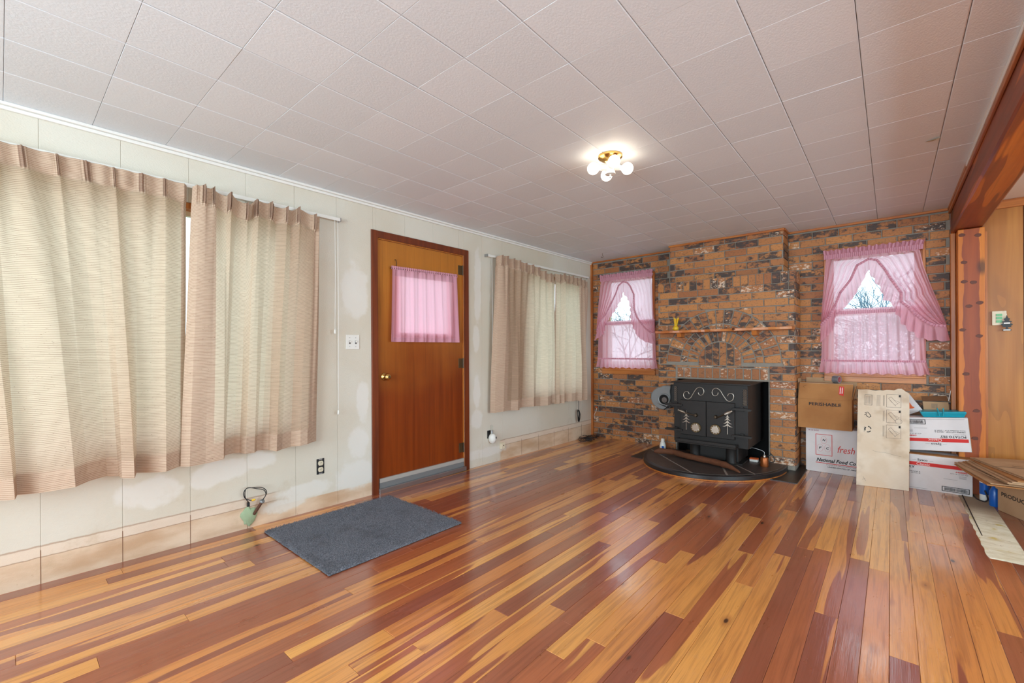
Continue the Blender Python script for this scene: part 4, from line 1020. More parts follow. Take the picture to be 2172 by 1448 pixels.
# traverse rods and cords
def rod(s0, s1, z, label, cords, cz):
    r_ = thing('traverse_rod', label, 'curtain rod', LW((s0 + s1) / 2, .03, z))
    MB(LW).box(s0, s1, .040, .048, z - .012, z + .012).box(s0, s1, .028, .04, z + .010, z + .014).build('rail', MATS['white'], r_, bevel=.001)
    MB(LW).box(s0 - .008, s0, .001, .048, z - .012, z + .014).box(s1, s1 + .008, .001, .048, z - .012, z + .014).build('end_bracket', MATS['steel'], r_, bevel=.001)
    for i, (cs, z0, z1) in enumerate(cords):
        c_ = MB(LW); c_.tube([(cs, .052, z - .008), (cs + .004, .05, (z + z0) / 2), (cs, .046, z0)], .0017, 6)
        cc = c_.build('pull_cord', MATS['white_trim'], r_)
        MB(LW).lathe([(.002, 0), (.006, -.004), (.008, -.028), (.005, -.034), (.001, -.035)], (cs, .046, z0), (0, 0, 1), 10).build('tassel', MATS['white'], cc, smooth=True)
    return r_
rod(-1.3, 1.66, 2.116, 'white curtain rod over the long window left of the door', [(1.615, 1.30, 0), (1.638, .70, 0)], 0)
rod(3.225, 5.14, 2.098, 'white curtain rod right of the door, near the corner', [(3.275, .80, 0)], 0)

def wavy(fa, fb, z0, z1, nfold, amp, d0, fn3, name, mat, parent, nu=160, nv=40, thick=None, ph=0, zfun=None, gather=.5):
    def f(u, v):
        a = fa(v) + (fb(v) - fa(v)) * u; z_ = z0 + (z1 - z0) * v
        if zfun: z_ += zfun(u, v)
        k = amp * (1 - gather * v) * (sin(2 * pi * nfold * u + ph + .7 * sin(u * 9 + v)) + .4 * sin(2 * pi * nfold * 2.3 * u + 2 * ph + v * 1.3))
        return fn3(a, d0 + k, z_)
    return cloth_obj(name, f, nu, nv, mat, parent, thick, lambda u, v: (u, v))

# door curtain
dc = thing('door_curtain', 'short pink curtain over the window of the front door', 'curtain', LW(2.48, .02, 1.5))
wavy(lambda v: 2.098 + .02 * v, lambda v: 2.845 - .02 * v, 1.212, 1.815, 7, .012, .024, LW, 'curtain_panel', PINKD, dc, 220, 60,
     lambda u, v: 1.0 if (v < .055 or v > .90 or u < .04 or u > .955) else 0, 1.0, lambda u, v: .016 * u * v - .0 * u)
wavy(lambda v: 2.112, lambda v: 2.832, 1.812, 1.842, 34, .004, .022, LW, 'heading', PINKD, dc, 300, 6, lambda u, v: 1, .3, lambda u, v: .016 * u)
MB(LW).tube([(2.108, .016, 1.822), (2.836, .016, 1.842)], .005, 10).build('rod', MATS['old_brass'], dc)

def kitchen_set(label, cat, x0, x1, ztop, inL, outL, rufL, inR, outR, rufR, tz, tx0, tx1, bx0, bx1, ztier):
    root = thing('ruffled_curtain', label, cat, ((x0 + x1) / 2, YB - .06, 1.5), 'pink curtains beside the fireplace')
    D = .072
    fr = lambda a, d, z: BK(a, d, z)
    MB().tube([(x0 + .004, YB - .05, ztop - .045), (x1 - .004, YB - .05, ztop - .045)], .006, 8).build('rod', MATS['white'], root)
    # tier
    wavy(lambda v: bx0 + (tx0 - bx0) * v, lambda v: bx1 + (tx1 - bx1) * v, ztier, tz - .035, 9, .011, D - .022, fr, 'tier_curtain', PINK, root, 260, 40, None, .5)
    wavy(lambda v: tx0, lambda v: tx1, tz - .036, tz - .004, 45, .004, D - .020, fr, 'tier_heading', PINKD, root, 400, 5, lambda u, v: 1, .2)
    wavy(lambda v: tx0, lambda v: tx1, tz - .004, tz + .014, 40, .005, D - .022, fr, 'tier_ruffle', PINK, root, 400, 4, lambda u, v: .5, .7)
    wavy(lambda v: bx0 - .018 * (1 - v), lambda v: bx1 + .024 * (1 - v), ztier - .118, ztier, 12, .016, D - .018, fr, 'hem_ruffle', PINK, root, 300, 10, lambda u, v: .25, 1.1, lambda u, v: .006 * sin(u * 60) * (1 - v), .75)
    wavy(lambda v: bx0, lambda v: bx1, ztier - .009, ztier + .009, 50, .003, D - .012, fr, 'hem_heading', PINKD, root, 400, 3, lambda u, v: 1, .2)
    # swag halves
    for inn, out, ruf, sg in ((inL, outL, rufL, -1), (inR, outR, rufR, 1)):
        ti, _ = param(inn); to, _ = param(out); tr_, _ = param(ruf); xo = out[0][0]
        xm = inn[0][0]
        def P_(u, v, ti=ti, to=to, sg=sg):
            # v: 0 top .. 1 bottom ; u: 0 outer edge .. 1 inner edge
            a = interp(to, v); b = interp(ti, v)
            x = a[0] + (b[0] - a[0]) * u; z = a[1] + (b[1] - a[1]) * u
            k = .012 * (sin(2 * pi * 5 * u + v * 2) + .5 * sin(2 * pi * 11 * u + 1)) * (1 - .45 * v)
            return BK(x, D + .018 * v + k, z)
        cloth_obj('swag', P_, 120, 60, PINK, root, None, lambda u, v: (u, v))
        def R_(u, v, ti=ti, tr_=tr_):
            a = interp(ti, u); b = interp(tr_, u)
            x = a[0] + (b[0] - a[0]) * v; z = a[1] + (b[1] - a[1]) * v
            k = .016 * v * (sin(u * 2 * pi * 11) + .4 * sin(u * 2 * pi * 23 + 1)); zz = .006 * v * sin(u * 2 * pi * 11 + 1.2)
            return BK(x + zz, D + .022 + .01 * u + k, z + zz)
        cloth_obj('swag_ruffle', R_, 260, 10, PINK, root, lambda u, v: .35, lambda u, v: (u * 4, v))
        def E_(u, v, ti=ti):
            a = interp(ti, u); g = interp(ti, min(1, u + .02)); g0 = interp(ti, max(0, u - .02))
            dx, dz = g[0] - g0[0], g[1] - g0[1]; L = math.hypot(dx, dz) + 1e-6
            w_ = .010 * (v * 2 - 1); k = .004 * sin(u * 2 * pi * 40)
            return BK(a[0] - dz / L * w_, D + .030 + .01 * u + k + .004 * (1 - (2 * v - 1) ** 2), a[1] + dx / L * w_)
        cloth_obj('swag_heading', E_, 300, 4, PINKD, root, lambda u, v: 1, lambda u, v: (u * 4, v))
    # upper gathered body between the rod and the start of the swags
    zs = out[0][1]
    xa, xb, xc = outL[0][0], inL[0][0], outR[0][0]
    def U_(u, v):
        x = xa + (xc - xa) * u
        # lower edge: joins the arch of the swags
        zl = interp(sorted([(outL[0][0], outL[0][1]), (xb, inL[0][1]), (xc, outR[0][1])]), x)[0]
        z = zl + (ztop - .065 - zl) * v
        return BK(x, D + .012 * (sin(2 * pi * 10 * u) + .5 * sin(2 * pi * 23 * u)) * (1 - v * .7), z)
    cloth_obj('swag_top', U_, 240, 10, PINK, root, lambda u, v: .1, lambda u, v: (u, v))
    wavy(lambda v: x0, lambda v: x1, ztop - .072, ztop - .03, 48, .004, D + .002, fr, 'rod_pocket', PINKD, root, 420, 6, lambda u, v: 1, .2)
    wavy(lambda v: x0 - .004 * v, lambda v: x1 + .012 * v, ztop - .03, ztop + .012, 24, .009, D + .002, fr, 'header_ruffle', PINKD, root, 420, 6, lambda u, v: .9, .4, lambda u, v: .006 * v * sin(u * 95), 0)
kitchen_set('pink ruffled swag and tier curtains on the window left of the fireplace', 'curtain', .258, .978, 2.108,
    [(.605, 2.005), (.537, 1.957), (.498, 1.855), (.432, 1.73), (.352, 1.592), (.284, 1.523), (.229, 1.392)],
    [(.272, 2.042), (.245, 1.792), (.223, 1.55), (.208, 1.368)],
    [(.60, 1.86), (.561, 1.756), (.496, 1.655), (.431, 1.564), (.338, 1.473), (.323, 1.341), (.18, 1.25)],
    [(.597, 2.005), (.663, 1.979), (.70, 1.929), (.748, 1.822), (.752, 1.639), (.783, 1.545), (.831, 1.475), (.901, 1.393), (.975, 1.334)],
    [(.969, 2.028), (.985, 1.735), (1.0, 1.511), (1.009, 1.345)],
    [(.60, 1.86), (.662, 1.771), (.70, 1.663), (.70, 1.525), (.735, 1.409), (.79, 1.305), (.865, 1.247), (.935, 1.218), (1.006, 1.209)],
    1.495, .229, .995, .206, 1.01, 1.018)
kitchen_set('pink ruffled swag and tier curtains on the window right of the fireplace, above the boxes', 'curtain', 2.694, 3.40, 2.066,
    [(3.035, 1.955), (2.95, 1.906), (2.901, 1.778), (2.823, 1.663), (2.782, 1.543), (2.741, 1.445), (2.669, 1.361)],
    [(2.711, 1.994), (2.697, 1.8), (2.685, 1.612), (2.668, 1.352)],
    [(3.03, 1.85), (2.975, 1.721), (2.92, 1.606), (2.842, 1.501), (2.787, 1.468), (2.766, 1.307), (2.658, 1.184)],
    [(3.03, 1.955), (3.09, 1.936), (3.144, 1.846), (3.188, 1.748), (3.253, 1.625), (3.253, 1.545), (3.3, 1.495), (3.35, 1.424), (3.408, 1.365), (3.464, 1.329), (3.536, 1.321)],
    [(3.377, 1.985), (3.401, 1.837), (3.449, 1.653), (3.497, 1.493), (3.540, 1.330)],
    [(3.03, 1.85), (3.071, 1.76), (3.115, 1.672), (3.135, 1.576), (3.20, 1.524), (3.218, 1.45), (3.265, 1.34), (3.324, 1.275), (3.374, 1.221), (3.464, 1.200), (3.551, 1.195)],
    1.497, 2.685, 3.404, 2.667, 3.415, 1.020)

# ================================================================== LEFT WALL FITTINGS
sp_ = thing('light_switch', 'white double light switch plate left of the door', 'light switch', LW(1.775, .001, 1.205))
MB(LW).box(1.722, 1.832, .0008, .006, 1.150, 1.262).build('plate', MATS['white'], sp_, bevel=.002)
for a in (1.752, 1.802):
    MB(LW).box(a - .006, a + .006, .0062, .009, 1.192, 1.218).build('slot', MATS['grey_ink'], sp_)
    MB(LW).box(a - .004, a + .004, .0092, .018, 1.204, 1.216).build('toggle', MATS['white'], sp_)
    for z_ in (1.172, 1.24): MB(LW).tube([(a, .006, z_), (a, .0072, z_)], .003, 8).build('screw', MATS['steel'], sp_)
ot = thing('wall_outlet', 'uncovered double outlet with its dark box exposed, left of the door', 'outlet', LW(1.522, .001, .298))
MB(LW).box(1.494, 1.550, .0006, .0022, .242, .354).build('electrical_box', MATS['black'], ot)
for z_ in (.322, .276):
    f_ = MB(LW).prism([(1.522 + .018 * cos(t_) , z_ + max(-.0165, min(.0165, .021 * sin(t_)))) for t_ in [2 * pi * i / 20 for i in range(20)]], lambda p, q, d: (p, d, q), .0024, .010, .001).build('socket', MATS['ivory'], ot)
    for dx in (-.006, .006): MB(LW).box(1.522 + dx - .0012, 1.522 + dx + .0012, .0102, .0106, z_ - .002, z_ + .008).build('slot', MATS['ink'], f_)
    MB(LW).box(1.522 - .002, 1.522 + .002, .0102, .0106, z_ - .012, z_ - .008).build('slot', MATS['ink'], f_)
for z_ in (.349, .247): MB(LW).box(1.510, 1.534, .0024, .005, z_ - .004, z_ + .004).build('mounting_ear', MATS['steel'], ot)
nl = thing('night_light', 'white plug-in night light with a clear top, on an outlet right of the door', 'night light', LW(3.28, .01, .26))
MB(LW).box(3.245, 3.283, .0006, .005, .235, .315).build('outlet_box', MATS['black'], nl)
MB(LW).lathe([(.001, -.058), (.026, -.05), (.040, -.022), (.041, .005), (.032, .03), (.014, .042), (.001, .044)], (3.288, .034, .24), (0, 0, 1), 24).build('housing', MATS['white'], nl, smooth=True)
MB(LW).lathe([(.004, 0), (.014, .006), (.016, .03), (.013, .05), (.001, .056)], (3.284, .028, .318), (0, 0, 1), 20).build('clear_bulb', GLASS, nl, smooth=True)
MB(LW).lathe([(.013, -.02), (.013, .01), (.001, .011)], (3.284, .028, .308), (0, 0, 1), 14).build('bulb_base', MATS['steel'], nl, smooth='auto')
MB(LW).lathe([(.001, .0), (.012, .0005), (.010, .003), (.001, .0035)], (3.300, .0745, .245), (0.2, 1, 0), 14).build('sensor', MATS['grey_ink'], nl)
cx = thing('cable_jack', 'small ivory cable box low on the wall right of the night light', 'wall jack', LW(3.46, .01, .13))
MB(LW).box(3.43, 3.488, .0006, .028, .098, .160).build('jack_body', MATS['ivory'], cx, bevel=.003)
MB(LW).lathe([(.005, 0), (.005, .006), (.001, .007)], (3.459, .0282, .134), (0, 1, 0), 12).build('connector', MATS['old_brass'], cx)
wf = thing('cut_cable', 'cut pipe with loose black wires and green foam near the floor, below the curtains', 'cable', LW(1.08, .01, .1))
rg = random.Random(4); pts = []
for i in range(26):
    a_ = 2 * pi * i / 26; pts.append((1.055 + (.062 + rg.uniform(-.012, .012)) * cos(a_) * (.75 + .25 * sin(a_)), .058 + (.058 + rg.uniform(-.008, .01)) * sin(a_)))
MB(LW).prism(pts, lambda p, q, d: (p, d, q + .01), .0006, .014, .008).build('foam_patch', MATS['foam'], wf, smooth='auto')
MB(LW).tube([(1.078, .012, .078), (1.098, .035, .125), (1.112, .048, .155)], .010, 10).build('pipe', MATS['rust'], wf, smooth='auto')
MB(LW).lathe([(.013, -.006), (.016, 0), (.013, .008), (.001, .009)], (1.114, .050, .160), (.3, .5, 1), 14).build('clamp', MATS['grey_paint'], wf, smooth='auto')
for pth in ([(1.114, .052, .165), (1.135, .055, .20), (1.12, .06, .235), (1.08, .055, .252), (1.03, .05, .268), (1.01, .04, .24), (1.02, .035, .20), (1.055, .04, .178)],
            [(1.114, .05, .165), (1.142, .05, .21), (1.115, .055, .25), (1.06, .05, .262), (1.02, .05, .262), (1.018, .04, .21), (1.04, .03, .17)]):
    MB(LW).tube(smooth_path(pth, 6), .0026, 6).build('wire', MATS['black'], wf, smooth=True)
MB(LW).lathe([(.004, 0), (.007, .004), (.006, .02), (.001, .024)], (1.055, .04, .178), (.8, 0, .1), 10).build('wire_nut', MATS['yellow'], wf, smooth='auto')
MB(LW).box(1.032, 1.046, .022, .036, .142, .168).build('connector', MATS['black'], wf)
# cords near the corner
hc = thing('hanging_cord', 'bundled black cord hanging below the short curtains near the corner', 'cord', LW(4.864, .05, .3))
MB(LW).tube(smooth_path([(4.864, .05, .60), (4.866, .05, .45), (4.864, .05, .36)], 5), .0035, 6).build('cord', MATS['black'], hc)
rg = random.Random(9)
for i in range(7):
    w_ = .016 + rg.uniform(0, .012); z0 = .20 + rg.uniform(0, .03); z1 = .345 + rg.uniform(-.02, .02); dx = rg.uniform(-.012, .012)
    MB(LW).tube(smooth_path([(4.864, .05, .36), (4.864 + dx - w_, .045 + i * .004, z1), (4.864 + dx - w_ * .9, .05 + i * .003, (z0 + z1) / 2), (4.864 + dx, .05, z0), (4.864 + dx + w_, .045 + i * .003, (z0 + z1) / 2), (4.864 + dx + w_ * .6, .05, z1), (4.864, .05, .36)], 5), .0032, 6).build('coil', MATS['black'], hc, smooth=True)
fc = thing('floor_cables', 'tangle of thin black cables on the floor in the left corner', 'cable', (.20, 5.08, FZ(5.1)))
for i in range(8):
    c0 = (.17 + rg.uniform(-.03, .12), 5.0 + rg.uniform(-.12, .14)); p_ = []
    for j in range(12):
        a_ = j * .62 + i; p_.append((c0[0] + (.06 + .02 * sin(j * 1.7 + i)) * cos(a_), c0[1] + (.09 + .03 * cos(j + i)) * sin(a_), FZ(c0[1]) + .006 + i * .004 + .012 * abs(sin(j * 1.9))))
    MB().tube(smooth_path(p_, 4), .0032, 5).build('cable', MATS['black'], fc, smooth=True)
jk = thing('cable_plugs', 'small orange plug with a white lead on the bricks by the left corner', 'plug', (.17, YB - .02, .32))
MB().tube(smooth_path([(.172, YB - .03, .355), (.16, YB - .035, .30), (.13, YB - .03, .25), (.14, YB - .03, .20)], 5), .0025, 6).build('lead', MATS['white'], jk)
MB().lathe([(.006, 0), (.009, .006), (.008, .018), (.001, .02)], (.172, YB - .032, .352), (0, -.2, 1), 10).build('plug', MATS['orange'], jk, smooth='auto')

# panelled wall outlet and air freshener
po = thing('panel_outlet', 'wall plate with green sockets on the panelled wall behind the hanging air freshener', 'outlet', (3.845, YB - .02, 1.375))
MB().box(3.806, 3.886, YB - .030, YB - .011, 1.318, 1.432).build('plate', MATS['ivory'], po, bevel=.003)
for z_ in (1.40, 1.375, 1.348): MB().box(3.828, 3.862, YB - .036, YB - .0305, z_ - .010, z_ + .010).build('socket', MATS['green'], po, bevel=.002)
af = thing('air_freshener', 'black tree-shaped air freshener with white bands hanging from the panel outlet', 'air freshener', (3.885, YB - .05, 1.33))
tpz = [(3.885, 1.398), (3.893, 1.372), (3.903, 1.368), (3.896, 1.352), (3.914, 1.345), (3.903, 1.333), (3.918, 1.322), (3.905, 1.308), (3.910, 1.302), (3.891, 1.300), (3.891, 1.290), (3.908, 1.284), (3.908, 1.272), (3.862, 1.272), (3.862, 1.284), (3.879, 1.290), (3.879, 1.300), (3.860, 1.302), (3.865, 1.308), (3.852, 1.322), (3.867, 1.333), (3.856, 1.345), (3.874, 1.352), (3.867, 1.368), (3.877, 1.372)]
MB().prism(tpz, lambda p, q, d: (p, YB - .044 - d, q), 0, .002).build('card', MATS['black'], af)
for za, zb_ in ((1.326, 1.337), (1.274, 1.282)): MB().box(3.868 if za > 1.3 else 3.866, 3.902 if za > 1.3 else 3.904, YB - .0472, YB - .0462, za, zb_).build('band', MATS['white'], af)
MB().tube([(3.885, YB - .045, 1.398), (3.876, YB - .040, 1.432), (3.868, YB - .034, 1.428)], .0012, 5).build('string', MATS['white'], af)

# ================================================================== RUG
RX0, RX1, RY0, RY1 = .170, 1.015, 1.085, 2.003
rgm = thing('door_rug', 'dark blue-grey cut pile rug on the wood floor in front of the door', 'rug', (.59, 1.54, FZ(1.5)))
MB().prism([(RX0 + .004, RY0 + .004), (RX1 - .004, RY0 + .004), (RX1 - .004, RY1 - .004), (RX0 + .004, RY1 - .004)], lambda a, b, d: (a, b, FZ(b) + d), .0005, .005).build('backing', MATS['black'], rgm)
rg = random.Random(2); pile = []; pf = []
nx, ny = 90, 98
for j in range(ny + 1):
    for i in range(nx + 1):
        a, b = i / nx, j / ny; e = min(a, 1 - a, b, 1 - b)
        h_ = .0155 + rg.uniform(-.0022, .0022) + .0012 * sin(a * 11) * sin(b * 9)
        x_, y_ = RX0 + (RX1 - RX0) * a + rg.uniform(-.002, .002), RY0 + (RY1 - RY0) * b + rg.uniform(-.002, .002)
        if e == 0: h_ = .004
        elif e < .012: h_ = .013
        pile.append((x_, y_, FZ(y_) + h_))
for j in range(ny):
    for i in range(nx): k_ = j * (nx + 1) + i; pf.append((k_, k_ + 1, k_ + nx + 2, k_ + nx + 1))
MB().add(pile, pf).build('pile', RUGM, rgm, smooth=True, recalc=False)
tf = MB()
for i in range(15000):
    x_, y_ = rg.uniform(RX0, RX1), rg.uniform(RY0, RY1); a_ = rg.uniform(0, 6.28); r_ = rg.uniform(.0012, .0022); z_ = FZ(y_) + .012
    dx, dy = rg.gauss(0, .003), rg.gauss(0, .003)
    tf.add([(x_ + r_ * cos(a_), y_ + r_ * sin(a_), z_), (x_ + r_ * cos(a_ + 2.1), y_ + r_ * sin(a_ + 2.1), z_), (x_ + r_ * cos(a_ + 4.2), y_ + r_ * sin(a_ + 4.2), z_), (x_ + dx, y_ + dy, z_ + rg.uniform(.006, .0105))], [(0, 1, 3), (1, 2, 3), (2, 0, 3)])
o = tf.build('tufts', RUGM, rgm, recalc=False); o['kind'] = 'stuff'

# ================================================================== BOXES
FB = FZ(5.1)
def para(p0, ex, ey, ez):   # parallelepiped
    p0, ex, ey, ez = map(Vector, (p0, ex, ey, ez))
    return MB().add([p0, p0 + ex, p0 + ex + ey, p0 + ey, p0 + ez, p0 + ex + ez, p0 + ex + ey + ez, p0 + ey + ez], [(3, 2, 1, 0), (4, 5, 6, 7), (0, 1, 5, 4), (1, 2, 6, 5), (2, 3, 7, 6), (3, 0, 4, 7)])
NRX, NUP = (1, 0, 0), (0, 0, 1)
# egg carton (white, red print)
b1 = thing('white_egg_carton', 'white carton with red framed letters on its front, at the bottom left of the pile', 'box', (2.76, 5.18, FB))
y1 = 5.09
MB().box(2.555, 2.960, y1, YB - .012, FB + .0005, .380).build('carton_body', WHITEB, b1, bevel=.003)
MB().box(2.557, 2.958, y1 + .002, y1 + .090, .3805, .3845).box(2.557, 2.958, y1 + .094, YB - .014, .3805, .3845).build('top_flap', WHITEB, b1)
def frame2d(x0, x1, z0, z1, w_, y, mat, parent, nm='printed_frame'):
    m_ = MB(); 
    for q in ((x0, x1, z0, z0 + w_), (x0, x1, z1 - w_, z1), (x0, x0 + w_, z0 + w_, z1 - w_), (x1 - w_, x1, z0 + w_, z1 - w_)):
        m_.add([(q[0], y, q[2]), (q[1], y, q[2]), (q[1], y, q[3]), (q[0], y, q[3])], [(0, 1, 2, 3)])
    return m_.build(nm, mat, parent, recalc=False)
yy = y1 - .0012
frame2d(2.633, 2.763, .124, .324, .0045, yy, MATS['red_ink'], b1)
for ex_, ez_, ch_ in ((2.698, .270, 'N'), (2.669, .195, 'F'), (2.726, .195, 'C')):
    m_ = MB(); n_ = 32
    for i in range(n_):
        a0_, a1_ = 2 * pi * i / n_, 2 * pi * (i + 1) / n_
        m_.add([(ex_ + .0235 * cos(a0_), yy, ez_ + .035 * sin(a0_)), (ex_ + .0235 * cos(a1_), yy, ez_ + .035 * sin(a1_)), (ex_ + .0222 * cos(a1_), yy, ez_ + .0337 * sin(a1_)), (ex_ + .0222 * cos(a0_), yy, ez_ + .0337 * sin(a0_))], [(0, 1, 2, 3)])
    m_.build('printed_ring', MATS['red_ink'], b1, recalc=False)
    lettering(ch_, b1, (ex_ - .011, y1, ez_ - .011), NRX, NUP, .024, .022, MATS['ink'], shear=.25, bold=.03)
lettering('fresh', b1, (2.802, y1, .165), NRX, NUP, .128, .062, MATS['red_ink'], shear=.28, bold=.0)
lettering('National Food Co', b1, (2.640, y1, .064), NRX, NUP, .298, .034, MATS['ink'], shear=.3, bold=.03)
MB().add([(2.633, yy, .050), (2.945, yy, .050), (2.945, yy, .056), (2.633, yy, .056)], [(0, 1, 2, 3)]).build('printed_rule', MATS['red_ink'], b1, recalc=False)
lettering('EVERETT, WASHINGTON', b1, (2.718, y1, .034), NRX, NUP, .228, .011, MATS['ink'])
lettering('UNITED STATES OF AMER', b1, (2.726, y1, .014), NRX, NUP, .222, .012, MATS['ink'], bold=.02)
lettering('15-15 DOZ.', b1, (2.576, y1, .350), NRX, NUP, .086, .011, MATS['purple_ink'], bold=.02)
# perishable box
b2 = thing('perishable_box', 'open brown cardboard box marked PERISHABLE on top of the white egg carton', 'box', (2.71, 5.14, .386))
y2 = 5.02; zt_ = .660
bb = MB(); z0_ = .3855
bb.box(2.500, 2.915, y2, y2 + .005, z0_, zt_).box(2.500, 2.915, YB - .018, YB - .013, z0_, zt_).box(2.500, 2.505, y2 + .005, YB - .018, z0_, zt_).box(2.910, 2.915, y2 + .005, YB - .018, z0_, zt_).box(2.505, 2.910, y2 + .005, YB - .018, z0_, z0_ + .005)
bb.build('carton_body', KRAFT, b2)
para((2.503, y2 + .001, zt_ + .0005), (.410, 0, 0), (0, .005, 0), (.010, .012, .146)).build('front_flap', KRAFT, b2)
MB().box(2.515, 2.922, y2 + .014, y2 + .105, .8075, .812).build('folded_edge', KRAFTL, b2)
para((2.54, YB - .020, zt_ + .001), (.40, 0, 0), (0, .005, 0), (0, .004, .190)).build('back_flap', KRAFTL, b2)
para((2.4985, y2 + .03, zt_ + .001), (.004, 0, 0), (0, .20, 0), (-.002, .01, .188)).build('side_flap', KRAFTL, b2)
para((2.911, y2 + .02, zt_ + .001), (.005, 0, 0), (0, .2, 0), (.026, .004, .12)).build('side_flap', KRAFT, b2)
lettering('PERISHABLE', b2, (2.590, y2, .600), NRX, NUP, .247, .030, MATS['ink'], bold=.02)
fl = lambda a, z_: (a + (z_ - zt_) / .146 * .008, y2 + .0002 + (z_ - zt_) / .146 * .012, z_)
m_ = MB(); m_.add([fl(2.815, .788), fl(2.851, .787), fl(2.851, .700), fl(2.815, .716)], [(0, 1, 2, 3)])
k = m_.build('printed_sticker', MATS['red_ink'], b2, recalc=False)
for i in range(2):   # two rows of marks too small to read
    m_ = MB()
    for q in range(6):
        za, zb_, xa = .722 + q * .0098, .7285 + q * .0098, 2.821 + i * .0145
        m_.add([tuple(Vector(fl(xa, za)) + Vector((0, -.0012, 0))), tuple(Vector(fl(xa + .008, za)) + Vector((0, -.0012, 0))), tuple(Vector(fl(xa + .008, zb_)) + Vector((0, -.0012, 0))), tuple(Vector(fl(xa, zb_)) + Vector((0, -.0012, 0)))], [(0, 1, 2, 3)])
    m_.build('printed_mark', MATS['white_ink'], k, recalc=False)
MB().tube(smooth_path([(2.57, y2 + .006, .79), (2.545, y2 + .0055, .775), (2.56, y2 + .005, .765)], 4), .0006, 4).build('pen_mark', MATS['ink'], b2)
dt = thing('duct_tape_roll', 'silver duct tape roll standing on edge on the brown cardboard box', 'tape', (2.80, 5.10, .8125))
rr = MB(); n_ = 40; cz_ = .8125 + .036
for i in range(n_):
    a_ = 2 * pi * i / n_
    for r_, y_ in ((.036, 5.082), (.036, 5.130), (.024, 5.130), (.024, 5.082)):
        v_ = Vector((r_ * cos(a_), y_ - 5.106, r_ * sin(a_))); v_.rotate(Matrix.Rotation(1.15, 3, 'Z')); rr.v.append((2.80 + v_.x, 5.075 + v_.y, cz_ + v_.z))
for i in range(n_):
    for j in range(4): rr.f.append((i * 4 + j, i * 4 + (j + 1) % 4, ((i + 1) % n_) * 4 + (j + 1) % 4, ((i + 1) % n_) * 4 + j))
rr.build('tape', MATS['duct'], dt, smooth='auto')
co = MB()
for i in range(n_):
    a_ = 2 * pi * i / n_
    for r_, y_ in ((.0238, -.0235), (.0238, .0235), (.0222, .0235), (.0222, -.0235)):
        v_ = Vector((r_ * cos(a_), y_, r_ * sin(a_))); v_.rotate(Matrix.Rotation(1.15, 3, 'Z')); co.v.append((2.80 + v_.x, 5.075 + v_.y, cz_ + v_.z))
for i in range(n_):
    for j in range(4): co.f.append((i * 4 + j, i * 4 + (j + 1) % 4, ((i + 1) % n_) * 4 + (j + 1) % 4, ((i + 1) % n_) * 4 + j))
co.build('core', plain('tape_core', lin(188, 104, 110), .6), dt)

# leaning stained board
b3 = thing('leaning_carton', 'tall flattened white carton with water stains leaning upright in front of the boxes', 'cardboard', (3.12, 4.84, FZ(4.85)))
p0 = Vector((2.953, 4.803, FZ(4.8) + .001)); p1 = Vector((3.291, 4.862, FZ(4.86) + .001)); ex = p1 - p0; ez = Vector((2.962, 4.945, .775)) - p0
exn = ex.normalized(); ezn = ez.normalized(); nb = exn.cross(ezn)    # towards the viewer
def PB(a, b, d=0): return p0 + exn * a + ezn * b + nb * d
Wb, Hb = ex.length, ez.length
rg = random.Random(12)
topedge = [(Wb * i / 14, Hb + (rg.uniform(-.006, .006) if i else 0) + (.016 if i in (11, 12) else 0) - (.02 if i == 14 else 0)) for i in range(15)]
MB().prism([(0, 0), (Wb, 0), (Wb, Hb * .38), (Wb + .004, Hb * .39)] + topedge[::-1], lambda a, b, d: PB(a, b, d), -.006, 0).build('front_sheet', STAINB, b3)
MB().prism([(.004, -.0), (Wb + .003, .0), (Wb + .003, Hb * .3), (Wb - .003, Hb * .96), (.004, Hb * .97)], lambda a, b, d: PB(a, b, d), -.013, -.007).build('back_sheet', KRAFT, b3)
def bp(a, b): 
    # printed position given in wall x and z as read on a vertical plane
    return ((a - 2.953) * Wb / .345, (b - FZ(4.8)) * 1.012)
def line_rect(x0, x1, z0, z1, w_, mat, nm='printed_frame'):
    a0, b0 = bp(x0, z0); a1, b1 = bp(x1, z1); m_ = MB()
    for q in ((a0, a1, b0, b0 + w_), (a0, a1, b1 - w_, b1), (a0, a0 + w_, b0, b1), (a1 - w_, a1, b0, b1)):
        m_.add([PB(q[0], q[2], .0012), PB(q[1], q[2], .0012), PB(q[1], q[3], .0012), PB(q[0], q[3], .0012)], [(0, 1, 2, 3)])
    return m_.build(nm, mat, b3, recalc=False)
def stroke(pts, w_, mat, nm='printed_line'):
    m_ = MB()
    for p, q in zip(pts, pts[1:]):
        p = Vector(bp(*p)); q = Vector(bp(*q)); d_ = (q - p); L = d_.length or 1; n2 = Vector((-d_.y, d_.x)) / L * w_ / 2
        m_.add([PB(*(p + n2), .0012), PB(*(q + n2), .0012), PB(*(q - n2), .0012), PB(*(p - n2), .0012)], [(0, 1, 2, 3)])
    return m_.build(nm, mat, b3, recalc=False)
ink = MATS['grey_ink']
line_rect(3.0, 3.052, .643, .734, .0028, ink)
for i in range(5): stroke([(3.010 + i * .008, .655), (3.010 + i * .008, .722)], .0016, ink)
for i in range(4): stroke([(3.085 + i * .007, .640), (3.085 + i * .007, .735)], .0012, ink)
